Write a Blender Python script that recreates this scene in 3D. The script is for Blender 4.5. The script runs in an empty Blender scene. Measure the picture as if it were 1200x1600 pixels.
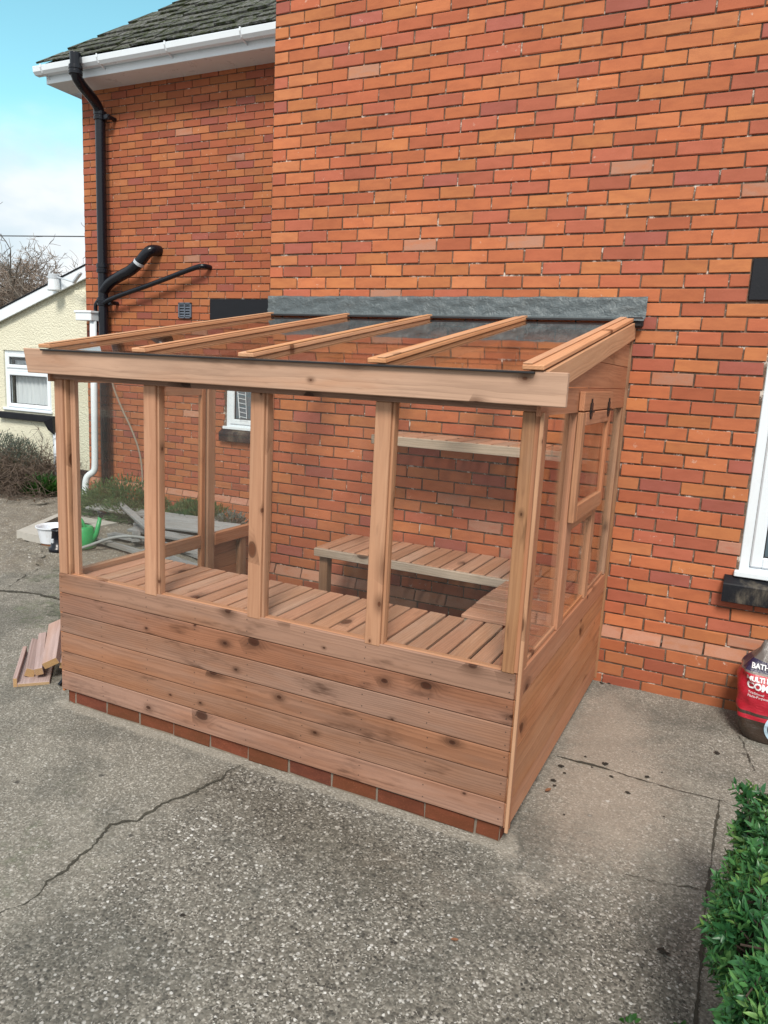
import bpy, math, random
import numpy as np
from mathutils import Vector, Matrix
R = random.Random(7)
S = bpy.context.scene
COL = S.collection

# ------------------------------------------------------------------ camera
cam = bpy.data.objects.new('camera', bpy.data.cameras.new('camera'))
COL.objects.link(cam); S.camera = cam
cam.location = (3.1359, -4.4894, 1.7550)
cam.rotation_euler = (1.38746772, -0.05032279, 0.45827789)
cam.data.sensor_fit = 'VERTICAL'; cam.data.sensor_height = 24.0
cam.data.lens = 24.0 * 1172.6 / 1600
cam.data.clip_start = 0.05; cam.data.clip_end = 500

# ------------------------------------------------------------------ light
SUN_EL = math.radians(46); SUN_AZ = math.atan2(0.30, -0.80)      # azimuth from +Y, clockwise
W = bpy.data.worlds.new('World'); S.world = W; W.use_nodes = True
nt = W.node_tree; nt.nodes.clear()
def wn(t, **k):
    n = nt.nodes.new(t)
    for a, b in k.items(): setattr(n, a, b)
    return n
sky = wn('ShaderNodeTexSky', sky_type='NISHITA', sun_disc=False, sun_elevation=SUN_EL, sun_rotation=SUN_AZ,
         air_density=1.0, dust_density=0.6, ozone_density=1.0)
tint = wn('ShaderNodeMix', data_type='RGBA', blend_type='MULTIPLY')
tint.inputs[0].default_value = 1.0; tint.inputs[7].default_value = (1.5, 2.2, 1.7, 1)
nt.links.new(sky.outputs[0], tint.inputs[6])
tc = wn('ShaderNodeTexCoord')
mp = wn('ShaderNodeMapping'); mp.inputs['Scale'].default_value = (2.2, 2.2, 4.5); mp.inputs['Location'].default_value = (0.3, 1.7, 0.4)
nt.links.new(tc.outputs['Generated'], mp.inputs[0])
nz = wn('ShaderNodeTexNoise'); nz.inputs['Scale'].default_value = 1.0; nz.inputs['Detail'].default_value = 7; nz.inputs['Roughness'].default_value = 0.55
nt.links.new(mp.outputs[0], nz.inputs['Vector'])
# clear patch of sky to the upper left, cloud bank low down and over the rest of the sky
dot = wn('ShaderNodeVectorMath', operation='DOT_PRODUCT'); dot.inputs[1].default_value = (-0.70, 0.58, 0.42)
nt.links.new(tc.outputs['Generated'], dot.inputs[0])
mr = wn('ShaderNodeMapRange', interpolation_type='SMOOTHSTEP'); mr.inputs[1].default_value = 0.93; mr.inputs[2].default_value = 1.0
mr.inputs[3].default_value = 0.22; mr.inputs[4].default_value = -0.2
nt.links.new(dot.outputs['Value'], mr.inputs[0])
sx = wn('ShaderNodeSeparateXYZ'); nt.links.new(tc.outputs['Generated'], sx.inputs[0])
mrz = wn('ShaderNodeMapRange', interpolation_type='SMOOTHSTEP'); mrz.inputs[1].default_value = .20; mrz.inputs[2].default_value = .34; mrz.inputs[3].default_value = .30; mrz.inputs[4].default_value = 0
nt.links.new(sx.outputs[2], mrz.inputs[0])
ad0 = wn('ShaderNodeMath', operation='ADD'); nt.links.new(mrz.outputs[0], ad0.inputs[0]); nt.links.new(mr.outputs[0], ad0.inputs[1])
ad = wn('ShaderNodeMath', operation='ADD'); nt.links.new(nz.outputs[0], ad.inputs[0]); nt.links.new(ad0.outputs[0], ad.inputs[1])
mr2 = wn('ShaderNodeMapRange', interpolation_type='SMOOTHSTEP'); mr2.inputs[1].default_value = 0.40; mr2.inputs[2].default_value = 0.74
nt.links.new(ad.outputs[0], mr2.inputs[0])
cl = wn('ShaderNodeMix', data_type='RGBA'); nt.links.new(mr2.outputs[0], cl.inputs[0])
nt.links.new(tint.outputs[2], cl.inputs[6]); nz2 = wn('ShaderNodeTexNoise'); nz2.inputs['Scale'].default_value = 2.6; nz2.inputs['Detail'].default_value = 6
nt.links.new(mp.outputs[0], nz2.inputs['Vector'])
cc = wn('ShaderNodeMix', data_type='RGBA'); mr3 = wn('ShaderNodeMapRange', interpolation_type='SMOOTHSTEP'); mr3.inputs[1].default_value = .35; mr3.inputs[2].default_value = .65
nt.links.new(nz2.outputs[0], mr3.inputs[0]); nt.links.new(mr3.outputs[0], cc.inputs[0]); cc.inputs[6].default_value = (5.9, 6.9, 7.5, 1); cc.inputs[7].default_value = (8.2, 8.4, 8.5, 1)
nt.links.new(cc.outputs[2], cl.inputs[7])
bg = wn('ShaderNodeBackground'); bg.inputs[1].default_value = 0.084
nt.links.new(cl.outputs[2], bg.inputs[0])
wo = wn('ShaderNodeOutputWorld'); nt.links.new(bg.outputs[0], wo.inputs[0])

sun = bpy.data.objects.new('sun', bpy.data.lights.new('sun', 'SUN')); COL.objects.link(sun)
sun.data.energy = 2.4; sun.data.angle = math.radians(16); sun.data.color = (1.0, 0.93, 0.84)
sd = Vector((math.sin(SUN_AZ) * math.cos(SUN_EL), math.cos(SUN_AZ) * math.cos(SUN_EL), math.sin(SUN_EL)))
sun.rotation_euler = sd.to_track_quat('Z', 'Y').to_euler(); sun.location = sd * 20
S.view_settings.view_transform = 'Standard'; S.view_settings.look = 'None'
S.view_settings.exposure = 0.60; S.view_settings.gamma = 1
S.render.engine = 'CYCLES'
S.cycles.transparent_max_bounces = 40; S.cycles.max_bounces = 8

# ------------------------------------------------------------------ helpers: meshes
class MB:
    def __init__(s): s.v = []; s.f = []; s.m = []; s.g = []; s.r = []
    def add(s, vs, fs, mi=0, g=None, r=None):
        b = len(s.v); s.v += [tuple(p) for p in vs]
        s.g += [tuple(p) for p in (g if g is not None else vs)]
        rr = r if r is not None else (R.random(), R.random(), R.random())
        s.r += [rr] * len(vs)
        for f in fs: s.f.append(tuple(b + i for i in f)); s.m.append(mi)
ORG = {}
def link(o, parent):
    COL.objects.link(o)
    if parent is not None: o.parent = parent
def props(o, label=None, cat=None, group=None, kind=None):
    if label: o['label'] = label
    if cat: o['category'] = cat
    if group: o['group'] = group
    if kind: o['kind'] = kind
    return o
def build(mb, name, mats, parent=None, origin=None, smooth=False, label=None):
    org = Vector(ORG[parent.name]) if parent is not None else Vector(origin or (0, 0, 0))
    me = bpy.data.meshes.new(name)
    me.from_pydata([(p[0] - org[0], p[1] - org[1], p[2] - org[2]) for p in mb.v], [], mb.f)
    if not isinstance(mats, (list, tuple)): mats = [mats]
    for m in mats: me.materials.append(m)
    if len(mats) > 1: me.polygons.foreach_set('material_index', mb.m)
    a = me.attributes.new('gco', 'FLOAT_VECTOR', 'POINT'); a.data.foreach_set('vector', np.array(mb.g, 'f').ravel())
    a = me.attributes.new('rnd', 'FLOAT_VECTOR', 'POINT'); a.data.foreach_set('vector', np.array(mb.r, 'f').ravel())
    if smooth: me.polygons.foreach_set('use_smooth', [True] * len(me.polygons))
    me.update()
    o = bpy.data.objects.new(name, me); link(o, parent)
    if parent is None: o.location = org
    ORG[o.name] = tuple(org)
    if label: o['label'] = label
    return o
def thing(name, label, cat, loc, group=None):
    o = bpy.data.objects.new(name, None); COL.objects.link(o); o.location = loc; o.empty_display_size = 0.2
    ORG[o.name] = tuple(loc); return props(o, label, cat, group)

def cbox(mb, c, ax, dims, ch=0.002, mi=0, g='wood', r=None, taper=None):
    """chamfered box: centre, three unit axes (length, width, thickness), full dims"""
    L, Wd, T = [d / 2 for d in dims]; ch = min(ch, L * .45, Wd * .45, T * .45)
    A = [Vector(a) for a in ax]; c = Vector(c)
    loc = []; idx = {}
    for si in (-1, 1):
        for sj in (-1, 1):
            for sk in (-1, 1):
                for k in range(3):
                    d = [L, Wd, T]
                    for q in range(3):
                        if q != k: d[q] -= ch
                    idx[(si, sj, sk, k)] = len(loc); loc.append((si * d[0], sj * d[1], sk * d[2]))
    fs = []
    for k in range(3):
        for s in (-1, 1):
            o = [q for q in range(3) if q != k]
            quad = []
            for (p, q) in ((-1, -1), (1, -1), (1, 1), (-1, 1)):
                sg = [0, 0, 0]; sg[k] = s; sg[o[0]] = p; sg[o[1]] = q
                quad.append(idx[(sg[0], sg[1], sg[2], k)])
            flip = (s == 1) == (k == 1)
            fs.append(quad[::-1] if flip else quad)
    for k in range(3):
        o = [q for q in range(3) if q != k]
        for p in (-1, 1):
            for q in (-1, 1):
                e = []
                for s, kk in ((-1, o[0]), (-1, o[1]), (1, o[1]), (1, o[0])):
                    sg = [0, 0, 0]; sg[k] = s; sg[o[0]] = p; sg[o[1]] = q
                    e.append(idx[(sg[0], sg[1], sg[2], kk)])
                fl = (p * q == 1) == (k == 1)
                fs.append(e if fl else e[::-1])
    for si in (-1, 1):
        for sj in (-1, 1):
            for sk in (-1, 1):
                t = [idx[(si, sj, sk, k)] for k in range(3)]
                fs.append(t if si * sj * sk == 1 else t[::-1])
    vs = [c + A[0] * p[0] + A[1] * p[1] + A[2] * p[2] for p in loc]
    if g == 'wood':
        ox, w0, t0 = R.random() * 60, R.uniform(-.07, .07), R.uniform(.03, .10) * R.choice((-1, 1))
        gg = [(p[0] + ox, p[1] + w0, p[2] + t0) for p in loc]
    else: gg = None
    mb.add(vs, fs, mi, gg, r)
X, Y, Z = Vector((1, 0, 0)), Vector((0, 1, 0)), Vector((0, 0, 1))
def bar(mb, lo, hi, along=0, ch=0.002, mi=0, g='wood', r=None):
    """axis aligned chamfered box lo..hi, grain along axis 0/1/2; widest other axis is the width"""
    lo, hi = Vector(lo), Vector(hi); c = (lo + hi) / 2; d = hi - lo
    E = [X, Y, Z]; o = [q for q in range(3) if q != along]
    if d[o[0]] < d[o[1]]: o = o[::-1]
    ax = [E[along], E[o[0]], E[o[1]]]
    if ax[0].cross(ax[1]).dot(ax[2]) < 0: ax[2] = -ax[2]
    cbox(mb, c, ax, (d[along], d[o[0]], d[o[1]]), ch, mi, g, r)
def beam(mb, p, q, w, t, up=Z, ch=0.002, mi=0, g='wood', r=None):
    p, q = Vector(p), Vector(q); a = (q - p).normalized(); b = Vector(up).cross(a).normalized(); cc = a.cross(b)
    cbox(mb, (p + q) / 2, (a, b, cc), ((q - p).length, w, t), ch, mi, g, r)
def tube(mb, pts, rad, n=12, mi=0, cap=True, r=None):
    pts = [Vector(p) for p in pts]; N = len(pts)
    if not isinstance(rad, (list, tuple)): rad = [rad] * N
    T = [(pts[min(i + 1, N - 1)] - pts[max(i - 1, 0)]).normalized() for i in range(N)]
    u = T[0].orthogonal().normalized(); vs = []; fs = []
    for i in range(N):
        u = (u - T[i] * u.dot(T[i])).normalized(); w = T[i].cross(u)
        for k in range(n):
            a = 2 * math.pi * k / n; vs.append(pts[i] + (u * math.cos(a) + w * math.sin(a)) * rad[i])
    for i in range(N - 1):
        for k in range(n):
            k2 = (k + 1) % n; fs.append((i * n + k, i * n + k2, (i + 1) * n + k2, (i + 1) * n + k))
    if cap: fs.append(tuple(range(n))[::-1]); fs.append(tuple((N - 1) * n + k for k in range(n)))
    mb.add(vs, fs, mi, None, r)
def lathe(mb, c, prof, n=24, mi=0, axis=Z, close=False):
    c = Vector(c); ax = Vector(axis).normalized(); u = ax.orthogonal().normalized(); w = ax.cross(u); vs = []; fs = []
    for (rr, h) in prof:
        for k in range(n):
            a = 2 * math.pi * k / n; vs.append(c + ax * h + (u * math.cos(a) + w * math.sin(a)) * rr)
    for i in range(len(prof) - 1):
        for k in range(n):
            k2 = (k + 1) % n; fs.append((i * n + k, i * n + k2, (i + 1) * n + k2, (i + 1) * n + k))
    mb.add(vs, fs, mi)
def smoothpath(pts, it=3):
    pts = [Vector(p) for p in pts]
    for _ in range(it):
        o = [pts[0]]
        for a, b in zip(pts, pts[1:]): o += [a * .75 + b * .25, a * .25 + b * .75]
        o.append(pts[-1]); pts = o
    return pts

# ------------------------------------------------------------------ helpers: materials
class NT:
    def __init__(s, name):
        s.m = bpy.data.materials.new(name); s.m.use_nodes = True; s.t = s.m.node_tree; s.t.nodes.clear()
        s.out = s.t.nodes.new('ShaderNodeOutputMaterial')
    def n(s, t, **k):
        n = s.t.nodes.new(t)
        for a, b in k.items(): setattr(n, a, b)
        return n
    def put(s, sock, v):
        if hasattr(v, 'is_output'): s.t.links.new(v, sock)
        elif isinstance(v, (tuple, list)) and len(v) == 3 and sock.type == 'RGBA': sock.default_value = (*v, 1)
        else: sock.default_value = v
    def attr(s, a): return s.n('ShaderNodeAttribute', attribute_name=a).outputs['Vector']
    def geo(s): return s.n('ShaderNodeNewGeometry').outputs['Position']
    def sep(s, v):
        n = s.n('ShaderNodeSeparateXYZ'); s.put(n.inputs[0], v); return n.outputs
    def comb(s, x, y, z):
        n = s.n('ShaderNodeCombineXYZ')
        for i, v in enumerate((x, y, z)): s.put(n.inputs[i], v)
        return n.outputs[0]
    def M(s, op, a, b=0.0, c=0.0, clamp=False):
        n = s.n('ShaderNodeMath', operation=op, use_clamp=clamp)
        for i, v in enumerate((a, b, c)): s.put(n.inputs[i], v)
        return n.outputs[0]
    def V(s, op, a, b=(0, 0, 0)):
        n = s.n('ShaderNodeVectorMath', operation=op); s.put(n.inputs[0], a); s.put(n.inputs[1], b)
        return n.outputs['Value' if op in ('DOT_PRODUCT', 'LENGTH', 'DISTANCE') else 'Vector']
    def noise(s, v, scale=1.0, detail=3.0, rough=0.5, dist=0.0, color=False):
        n = s.n('ShaderNodeTexNoise'); s.put(n.inputs['Vector'], v); n.inputs['Scale'].default_value = scale
        n.inputs['Detail'].default_value = detail; n.inputs['Roughness'].default_value = rough; n.inputs['Distortion'].default_value = dist
        return n.outputs[1 if color else 0]
    def voro(s, v, scale, feat='F1', dims='3D', rand=1.0):
        n = s.n('ShaderNodeTexVoronoi', feature=feat, voronoi_dimensions=dims); s.put(n.inputs['Vector'], v)
        n.inputs['Scale'].default_value = scale; n.inputs['Randomness'].default_value = rand
        return n.outputs
    def smooth(s, v, a, b, lo=0.0, hi=1.0):
        n = s.n('ShaderNodeMapRange', interpolation_type='SMOOTHSTEP'); s.put(n.inputs[0], v)
        for i, q in enumerate((a, b, lo, hi)): s.put(n.inputs[i + 1], q)
        return n.outputs[0]
    def ramp(s, v, stops, const=False):
        n = s.n('ShaderNodeValToRGB'); s.put(n.inputs[0], v); e = n.color_ramp
        if const: e.interpolation = 'CONSTANT'
        while len(e.elements) < len(stops): e.elements.new(0.5)
        for el, (p, c) in zip(e.elements, stops): el.position = p; el.color = (*c, 1)
        return n.outputs[0]
    def mix(s, f, a, b, mode='MIX'):
        n = s.n('ShaderNodeMix', data_type='RGBA', blend_type=mode); s.put(n.inputs[0], f); s.put(n.inputs[6], a); s.put(n.inputs[7], b)
        return n.outputs[2]
    def bsdf(s, col, rough=0.6, bump=None, bs=0.3, bd=0.01, spec=0.5, metal=0.0, **k):
        p = s.n('ShaderNodeBsdfPrincipled'); s.put(p.inputs['Base Color'], col); s.put(p.inputs['Roughness'], rough)
        p.inputs['Specular IOR Level'].default_value = spec; p.inputs['Metallic'].default_value = metal
        for a, b in k.items(): s.put(p.inputs[a.replace('_', ' ')], b)
        if bump is not None:
            b = s.n('ShaderNodeBump'); b.inputs['Strength'].default_value = bs; b.inputs['Distance'].default_value = bd
            s.put(b.inputs['Height'], bump); s.t.links.new(b.outputs[0], p.inputs['Normal'])
        s.t.links.new(p.outputs[0], s.out.inputs[0]); return p

def wood(name, light, dark, grey=0.0, greycol=(.33, .27, .24), knots=.17, rough=.62, stain=.5):
    s = NT(name); g = s.attr('gco'); rn = s.sep(s.attr('rnd')); c = s.sep(g)
    n1 = s.noise(s.V('MULTIPLY', g, (1.6, 6, 6)), 1, 2)
    n2 = s.noise(s.V('MULTIPLY', g, (3.0, 14, 14)), 1, 3)
    # knots
    v = s.voro(s.comb(s.M('MULTIPLY', c[0], 6.0), s.M('ADD', s.M('MULTIPLY', c[1], 9.5), s.M('MULTIPLY', c[2], 3.0)), 0.0), 1.0, dims='2D')
    has = s.M('LESS_THAN', s.sep(v['Color'])[0], knots)
    size = s.M('MULTIPLY_ADD', s.M('POWER', s.sep(v['Color'])[1], 2.4), 0.13, 0.030)
    d = s.M('ADD', s.M('DIVIDE', v['Distance'], size), s.M('MULTIPLY', s.M('SUBTRACT', n2, .5), 1.5))
    core = s.M('MULTIPLY', s.smooth(d, .75, 1.25, 1, 0), has)
    ring0 = s.M('MULTIPLY', s.smooth(s.M('ABSOLUTE', s.M('SUBTRACT', d, 1.1)), .0, .35, 1, 0), has)
    halo = s.M('MULTIPLY', s.smooth(d, .8, 4.0, 1, 0), has)
    # growth rings
    w_ = s.M('ADD', c[1], s.M('MULTIPLY', s.M('SUBTRACT', n1, .5), .05))
    t_ = s.M('ADD', c[2], s.M('MULTIPLY', s.M('SUBTRACT', n2, .5), .012))
    rad = s.M('SQRT', s.M('ADD', s.M('MULTIPLY', w_, w_), s.M('MULTIPLY', t_, t_)))
    rad = s.M('ADD', rad, s.M('MULTIPLY', halo, .022))
    ring = s.M('FRACT', s.M('MULTIPLY', rad, 115.0))
    ring = s.M('MULTIPLY', s.smooth(ring, .25, .9), s.smooth(ring, .92, 1.0, 1, 0))
    fib = s.noise(s.V('MULTIPLY', g, (9, 420, 420)), 1, 2, .6)
    fib2 = s.noise(s.V('MULTIPLY', g, (2.2, 60, 60)), 1, 3, .6)
    tone = s.noise(s.V('MULTIPLY', s.V('ADD', g, (7, 2, 9)), (1.3, 7, 7)), 1, 4, .6)
    f = s.M('ADD', s.M('MULTIPLY', ring, .24), s.M('ADD', s.M('MULTIPLY', fib, .25), s.M('MULTIPLY', s.M('SUBTRACT', s.M('MULTIPLY_ADD', tone, .9, s.M('MULTIPLY', fib2, .6)), .70), 1.25)), clamp=True)
    col = s.mix(f, light, dark)
    if grey > 0:
        gm = s.smooth(s.M('ADD', s.noise(s.V('MULTIPLY', g, (.9, 5, 5)), 1, 4, .6), s.M('MULTIPLY', s.M('SUBTRACT', rn[1], .5), .14)), .5 - grey * .35, .75 - grey * .3)
        gc = s.mix(f, tuple(x * 1.2 for x in greycol), tuple(x * .62 for x in greycol))
        col = s.mix(s.M('MULTIPLY', gm, min(1, .55 + grey * .4)), col, gc)
    # damp stains trailing from knots and along boards
    st = s.noise(s.V('MULTIPLY', s.V('ADD', g, (31, 7, 3)), (2.2, 9, 9)), 1, 4, .65)
    col = s.mix(s.M('MULTIPLY', s.smooth(st, .56, .74), stain), col, tuple(x * .48 for x in dark))
    streak = s.M('MULTIPLY', s.smooth(s.noise(s.V('MULTIPLY', s.V('ADD', g, (3, 17, 5)), (5, 34, 34)), 1, 4, .7), .60, .78), stain)
    col = s.mix(s.M('MULTIPLY', streak, .55), col, tuple(x * .45 for x in dark))
    hal2 = s.M('MULTIPLY', s.M('MULTIPLY', s.smooth(d, .8, 7.0, 1, 0), has), s.smooth(n2, .40, .66))
    col = s.mix(s.M('MULTIPLY', hal2, .7), col, tuple(x * .42 for x in dark))
    col = s.mix(s.M('MULTIPLY', halo, .45), col, tuple(x * .55 for x in dark))
    col = s.mix(s.M('MULTIPLY', core, .9), col, (dark[0] * .34, dark[1] * .25, dark[2] * .2))
    col = s.mix(s.M('MULTIPLY', ring0, .7), col, (dark[0] * .2, dark[1] * .16, dark[2] * .14))
    hsv = s.n('ShaderNodeHueSaturation'); s.put(hsv.inputs['Color'], col)
    s.put(hsv.inputs['Value'], s.M('MULTIPLY_ADD', rn[0], .18, .92)); s.put(hsv.inputs['Saturation'], s.M('MULTIPLY_ADD', rn[2], .12, .97))
    s.put(hsv.inputs['Hue'], s.M('MULTIPLY_ADD', rn[1], .006, .496))
    s.bsdf(hsv.outputs[0], s.M('MULTIPLY_ADD', fib2, .2, rough - .1), s.M('ADD', s.M('MULTIPLY', fib, .5), s.M('SUBTRACT', s.M('MULTIPLY', ring, .5), s.M('MULTIPLY', core, .6))), .28, .0025, spec=.3)
    return s.m

def plain(name, col, rough=.5, var=.15, scale=8, bump=.0, metal=0.0, spec=.5, dirt=None, dirtcol=(.1, .09, .07)):
    s = NT(name); p = s.geo(); n = s.noise(p, scale, 5, .6)
    c = s.mix(s.M('MULTIPLY', s.M('SUBTRACT', n, .5), 1.0), col, col)
    c = s.mix(n, tuple(x * (1 - var) for x in col), tuple(min(1, x * (1 + var)) for x in col))
    if dirt: c = s.mix(s.M('MULTIPLY', s.smooth(s.noise(s.V('MULTIPLY', p, (5, 5, 2)), 1.3, 6, .7), .5, .75), dirt), c, dirtcol)
    s.bsdf(c, s.M('MULTIPLY_ADD', n, .2, rough - .1), s.noise(p, scale * 9, 3) if bump else None, bump, .004, spec, metal)
    return s.m

def brick_mat(name, gain=1.0, redshift=0.0):
    s = NT(name); g = s.attr('gco'); rn = s.sep(s.attr('rnd'))
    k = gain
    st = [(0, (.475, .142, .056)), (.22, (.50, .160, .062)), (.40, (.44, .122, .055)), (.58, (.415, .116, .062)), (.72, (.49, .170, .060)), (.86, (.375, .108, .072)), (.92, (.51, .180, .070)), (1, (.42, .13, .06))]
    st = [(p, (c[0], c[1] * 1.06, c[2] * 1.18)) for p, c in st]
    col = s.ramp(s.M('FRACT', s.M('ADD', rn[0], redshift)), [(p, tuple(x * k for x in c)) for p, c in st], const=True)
    n = s.noise(s.V('MULTIPLY', g, (9, 22, 9)), 1, 5, .6)
    fine = s.noise(g, 160, 3, .6)
    col = s.mix(s.smooth(n, .35, .7, 0, .6), col, s.mix(.5, col, (.27, .075, .04)))
    col = s.mix(s.smooth(s.noise(s.V('ADD', s.geo(), (1, 2, 3)), 1.1, 4, .6), .45, .7, 0, .35), col, s.mix(.5, col, (.24, .07, .04)))
    col = s.mix(s.smooth(fine, .55, .8, 0, .3), col, (.52, .20, .09))
    col = s.mix(s.smooth(s.noise(g, 60, 4, .7), .66, .8, 0, .5), col, (.16, .05, .03))
    # weathered pale faces and efflorescence on some bricks
    pale = s.M('MULTIPLY', s.M('GREATER_THAN', rn[1], .9895), s.smooth(n, .3, .6, .35, .8))
    col = s.mix(pale, col, s.mix(fine, (.50, .27, .19), (.36, .19, .135)))
    eff = s.M('MULTIPLY', s.smooth(s.noise(s.V('ADD', g, (5, 9, 2)), 26, 5, .7), .61, .72), s.smooth(rn[2], .8, 1.0, 0, .75))
    col = s.mix(eff, col, (.60, .50, .42))
    hsv = s.n('ShaderNodeHueSaturation'); s.put(hsv.inputs['Color'], col); s.put(hsv.inputs['Value'], s.M('MULTIPLY_ADD', rn[2], .26, .84))
    s.bsdf(hsv.outputs[0], .82, s.M('ADD', s.M('MULTIPLY', fine, .5), n), .35, .003, spec=.25)
    return s.m
def mortar_mat(name):
    s = NT(name); p = s.geo(); n = s.noise(p, 14, 5, .7); f = s.noise(p, 220, 3, .6)
    col = s.mix(f, (.12, .078, .055), (.27, .19, .14))
    col = s.mix(s.smooth(n, .40, .60), s.mix(.6, col, (.055, .034, .027)), col)
    col = s.mix(s.smooth(s.noise(s.V('ADD', p, (3, 5, 8)), 15, 6, .75), .555, .64, 0, .95), col, (.66, .60, .53))
    s.bsdf(col, .95, s.M('ADD', f, n), .6, .004, spec=.1); return s.m

def leaf_mat(name, stops, rough=.45, trans=.25):
    s = NT(name); rn = s.sep(s.attr('rnd')); col = s.ramp(rn[0], stops)
    col = s.mix(s.noise(s.geo(), 60, 3), col, tuple(x * .7 for x in stops[0][1]))
    p = s.bsdf(col, rough, spec=.4)
    if trans:
        t = s.n('ShaderNodeBsdfTranslucent'); s.put(t.inputs[0], s.mix(.5, col, (.2, .35, .04)))
        m = s.n('ShaderNodeMixShader'); m.inputs[0].default_value = trans
        s.t.links.new(p.outputs[0], m.inputs[1]); s.t.links.new(t.outputs[0], m.inputs[2]); s.t.links.new(m.outputs[0], s.out.inputs[0])
    return s.m
def glass_mat(name, dirt=.03, tintc=(.985, .995, .99)):
    s = NT(name); fr = s.n('ShaderNodeFresnel'); s.put(fr.inputs[0], s.M('MULTIPLY_ADD', s.n('ShaderNodeNewGeometry').outputs['Backfacing'], 1 / 1.5 - 1.5, 1.5))
    tr = s.n('ShaderNodeBsdfTransparent'); s.put(tr.inputs[0], tintc)
    gl = s.n('ShaderNodeBsdfGlossy'); gl.inputs['Roughness'].default_value = .015
    m = s.n('ShaderNodeMixShader'); s.put(m.inputs[0], fr.outputs[0]); s.t.links.new(tr.outputs[0], m.inputs[1]); s.t.links.new(gl.outputs[0], m.inputs[2])
    df = s.n('ShaderNodeBsdfDiffuse'); s.put(df.inputs[0], (.7, .72, .7))
    m2 = s.n('ShaderNodeMixShader')
    p = s.geo(); nn = s.smooth(s.noise(s.V('MULTIPLY', p, (5, 5, 2.2)), 1, 6, .7), .5, .8, dirt * .4, dirt * 4)
    s.put(m2.inputs[0], nn); s.t.links.new(m.outputs[0], m2.inputs[1]); s.t.links.new(df.outputs[0], m2.inputs[2])
    s.t.links.new(m2.outputs[0], s.out.inputs[0]); return s.m

M = {}
M['clad'] = wood('weathered_cladding', (.325, .162, .098), (.130, .058, .034), grey=.40, greycol=(.26, .160, .120), knots=.34, stain=.85)
M['side'] = wood('oiled_cladding', (.45, .212, .116), (.27, .113, .057), grey=.08, greycol=(.40, .22, .14), knots=.07, stain=.4)
M['post'] = wood('stained_post', (.485, .275, .170), (.31, .152, .088), grey=.12, greycol=(.40, .245, .16), knots=.22, stain=.45)
M['fascia'] = wood('pale_fascia', (.45, .262, .172), (.25, .130, .080), grey=.45, greycol=(.41, .285, .215), knots=.28, stain=.5)
M['cap'] = wood('fresh_capping', (.60, .335, .190), (.40, .19, .095), knots=.05, stain=.12)
M['slat'] = wood('bench_slat', (.52, .285, .185), (.29, .140, .085), grey=.12, greycol=(.44, .29, .22), knots=.08, stain=.35)
M['oldwood'] = wood('old_grey_timber', (.42, .30, .215), (.22, .145, .10), grey=.6, greycol=(.44, .36, .29), knots=.10, stain=.5)
M['darkpost'] = wood('damp_post', (.35, .190, .108), (.165, .078, .043), grey=.10, greycol=(.30, .19, .135), knots=.14, stain=.9)
M['offcut'] = wood('offcut_timber', (.38, .25, .20), (.24, .14, .105), grey=.5, greycol=(.40, .31, .30), knots=.05, stain=.1)
M['endgrain'] = wood('cut_end', (.46, .31, .17), (.32, .19, .095), knots=0, stain=.1)
M['plank'] = wood('silvered_plank', (.22, .20, .18), (.10, .09, .08), grey=.85, greycol=(.25, .255, .26), knots=.08, stain=.7)
M['brick'] = brick_mat('house_brick', 1.0)
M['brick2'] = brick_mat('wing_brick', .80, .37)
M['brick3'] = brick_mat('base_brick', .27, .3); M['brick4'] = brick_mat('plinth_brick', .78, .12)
M['mortar'] = mortar_mat('mortar'); M['mortar2'] = plain('base_mortar', (.20, .165, .13), .95, .5, 30, .6)
M['glass'] = glass_mat('greenhouse_glass', .003)
M['black'] = plain('black_paint', (.008, .009, .013), .55, .3, 12, .15, dirt=.18, dirtcol=(.05, .05, .045), spec=.3)
M['sillblack'] = plain('worn_black_paint', (.009, .010, .014), .6, .4, 14, .4, dirt=.75, dirtcol=(.17, .145, .11), spec=.3)
M['bplast'] = plain('black_plastic', (.006, .007, .012), .25, .2, 6, dirt=.05, dirtcol=(.04, .04, .04), spec=.4)
M['upvc'] = plain('white_upvc', (.75, .81, .86), .3, .03, 5, dirt=.12, dirtcol=(.5, .48, .43))
M['greyp'] = plain('grey_plastic', (.10, .12, .155), .45, .15, 9)
M['lgrey'] = plain('pale_grey_plastic', (.50, .55, .60), .4, .08, 9)
M['oldpipe'] = plain('weathered_pipe', (.26, .27, .27), .6, .3, 14, dirt=.5)
M['iron'] = plain('black_iron', (.012, .012, .012), .45, .2, 30, metal=.3)
M['rubber'] = plain('black_seal', (.012, .012, .014), .6, .2, 20)
M['dark'] = plain('dark_interior', (.012, .014, .016), .6, .3, 3)
M['greencan'] = plain('green_plastic', (.035, .33, .10), .35, .1, 12, dirt=.15)
M['whitetub'] = plain('white_tub', (.72, .76, .82), .4, .06, 14, dirt=.3, dirtcol=(.35, .30, .2))
M['cane'] = plain('cane', (.25, .20, .155), .7, .3, 60)
M['slab'] = plain('slab_concrete', (.42, .40, .36), .9, .15, 20, .4, dirt=.4, dirtcol=(.2, .19, .16))
M['dirt'] = plain('dirt', (.030, .024, .018), .95, .5, 60, .8)
M['leaflitter'] = plain('dead_leaf', (.20, .085, .04), .8, .4, 60)
M['crack'] = plain('crack_soil', (.050, .046, .034), .95, .6, 45, .8)
M['twig'] = plain('twig', (.115, .085, .066), .85, .3, 20)
M['twigpale'] = plain('pale_twig', (.17, .145, .12), .85, .3, 20)
M['twighaze'] = plain('hazed_twig', (.25, .195, .155), .85, .3, 20)  # brown lightened to paint distance haze into the far trees
M['stemdark'] = plain('dark_stem', (.05, .032, .024), .85, .3, 20)
M['cable'] = plain('cable', (.05, .055, .06), .6)
M['slate'] = None
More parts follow.
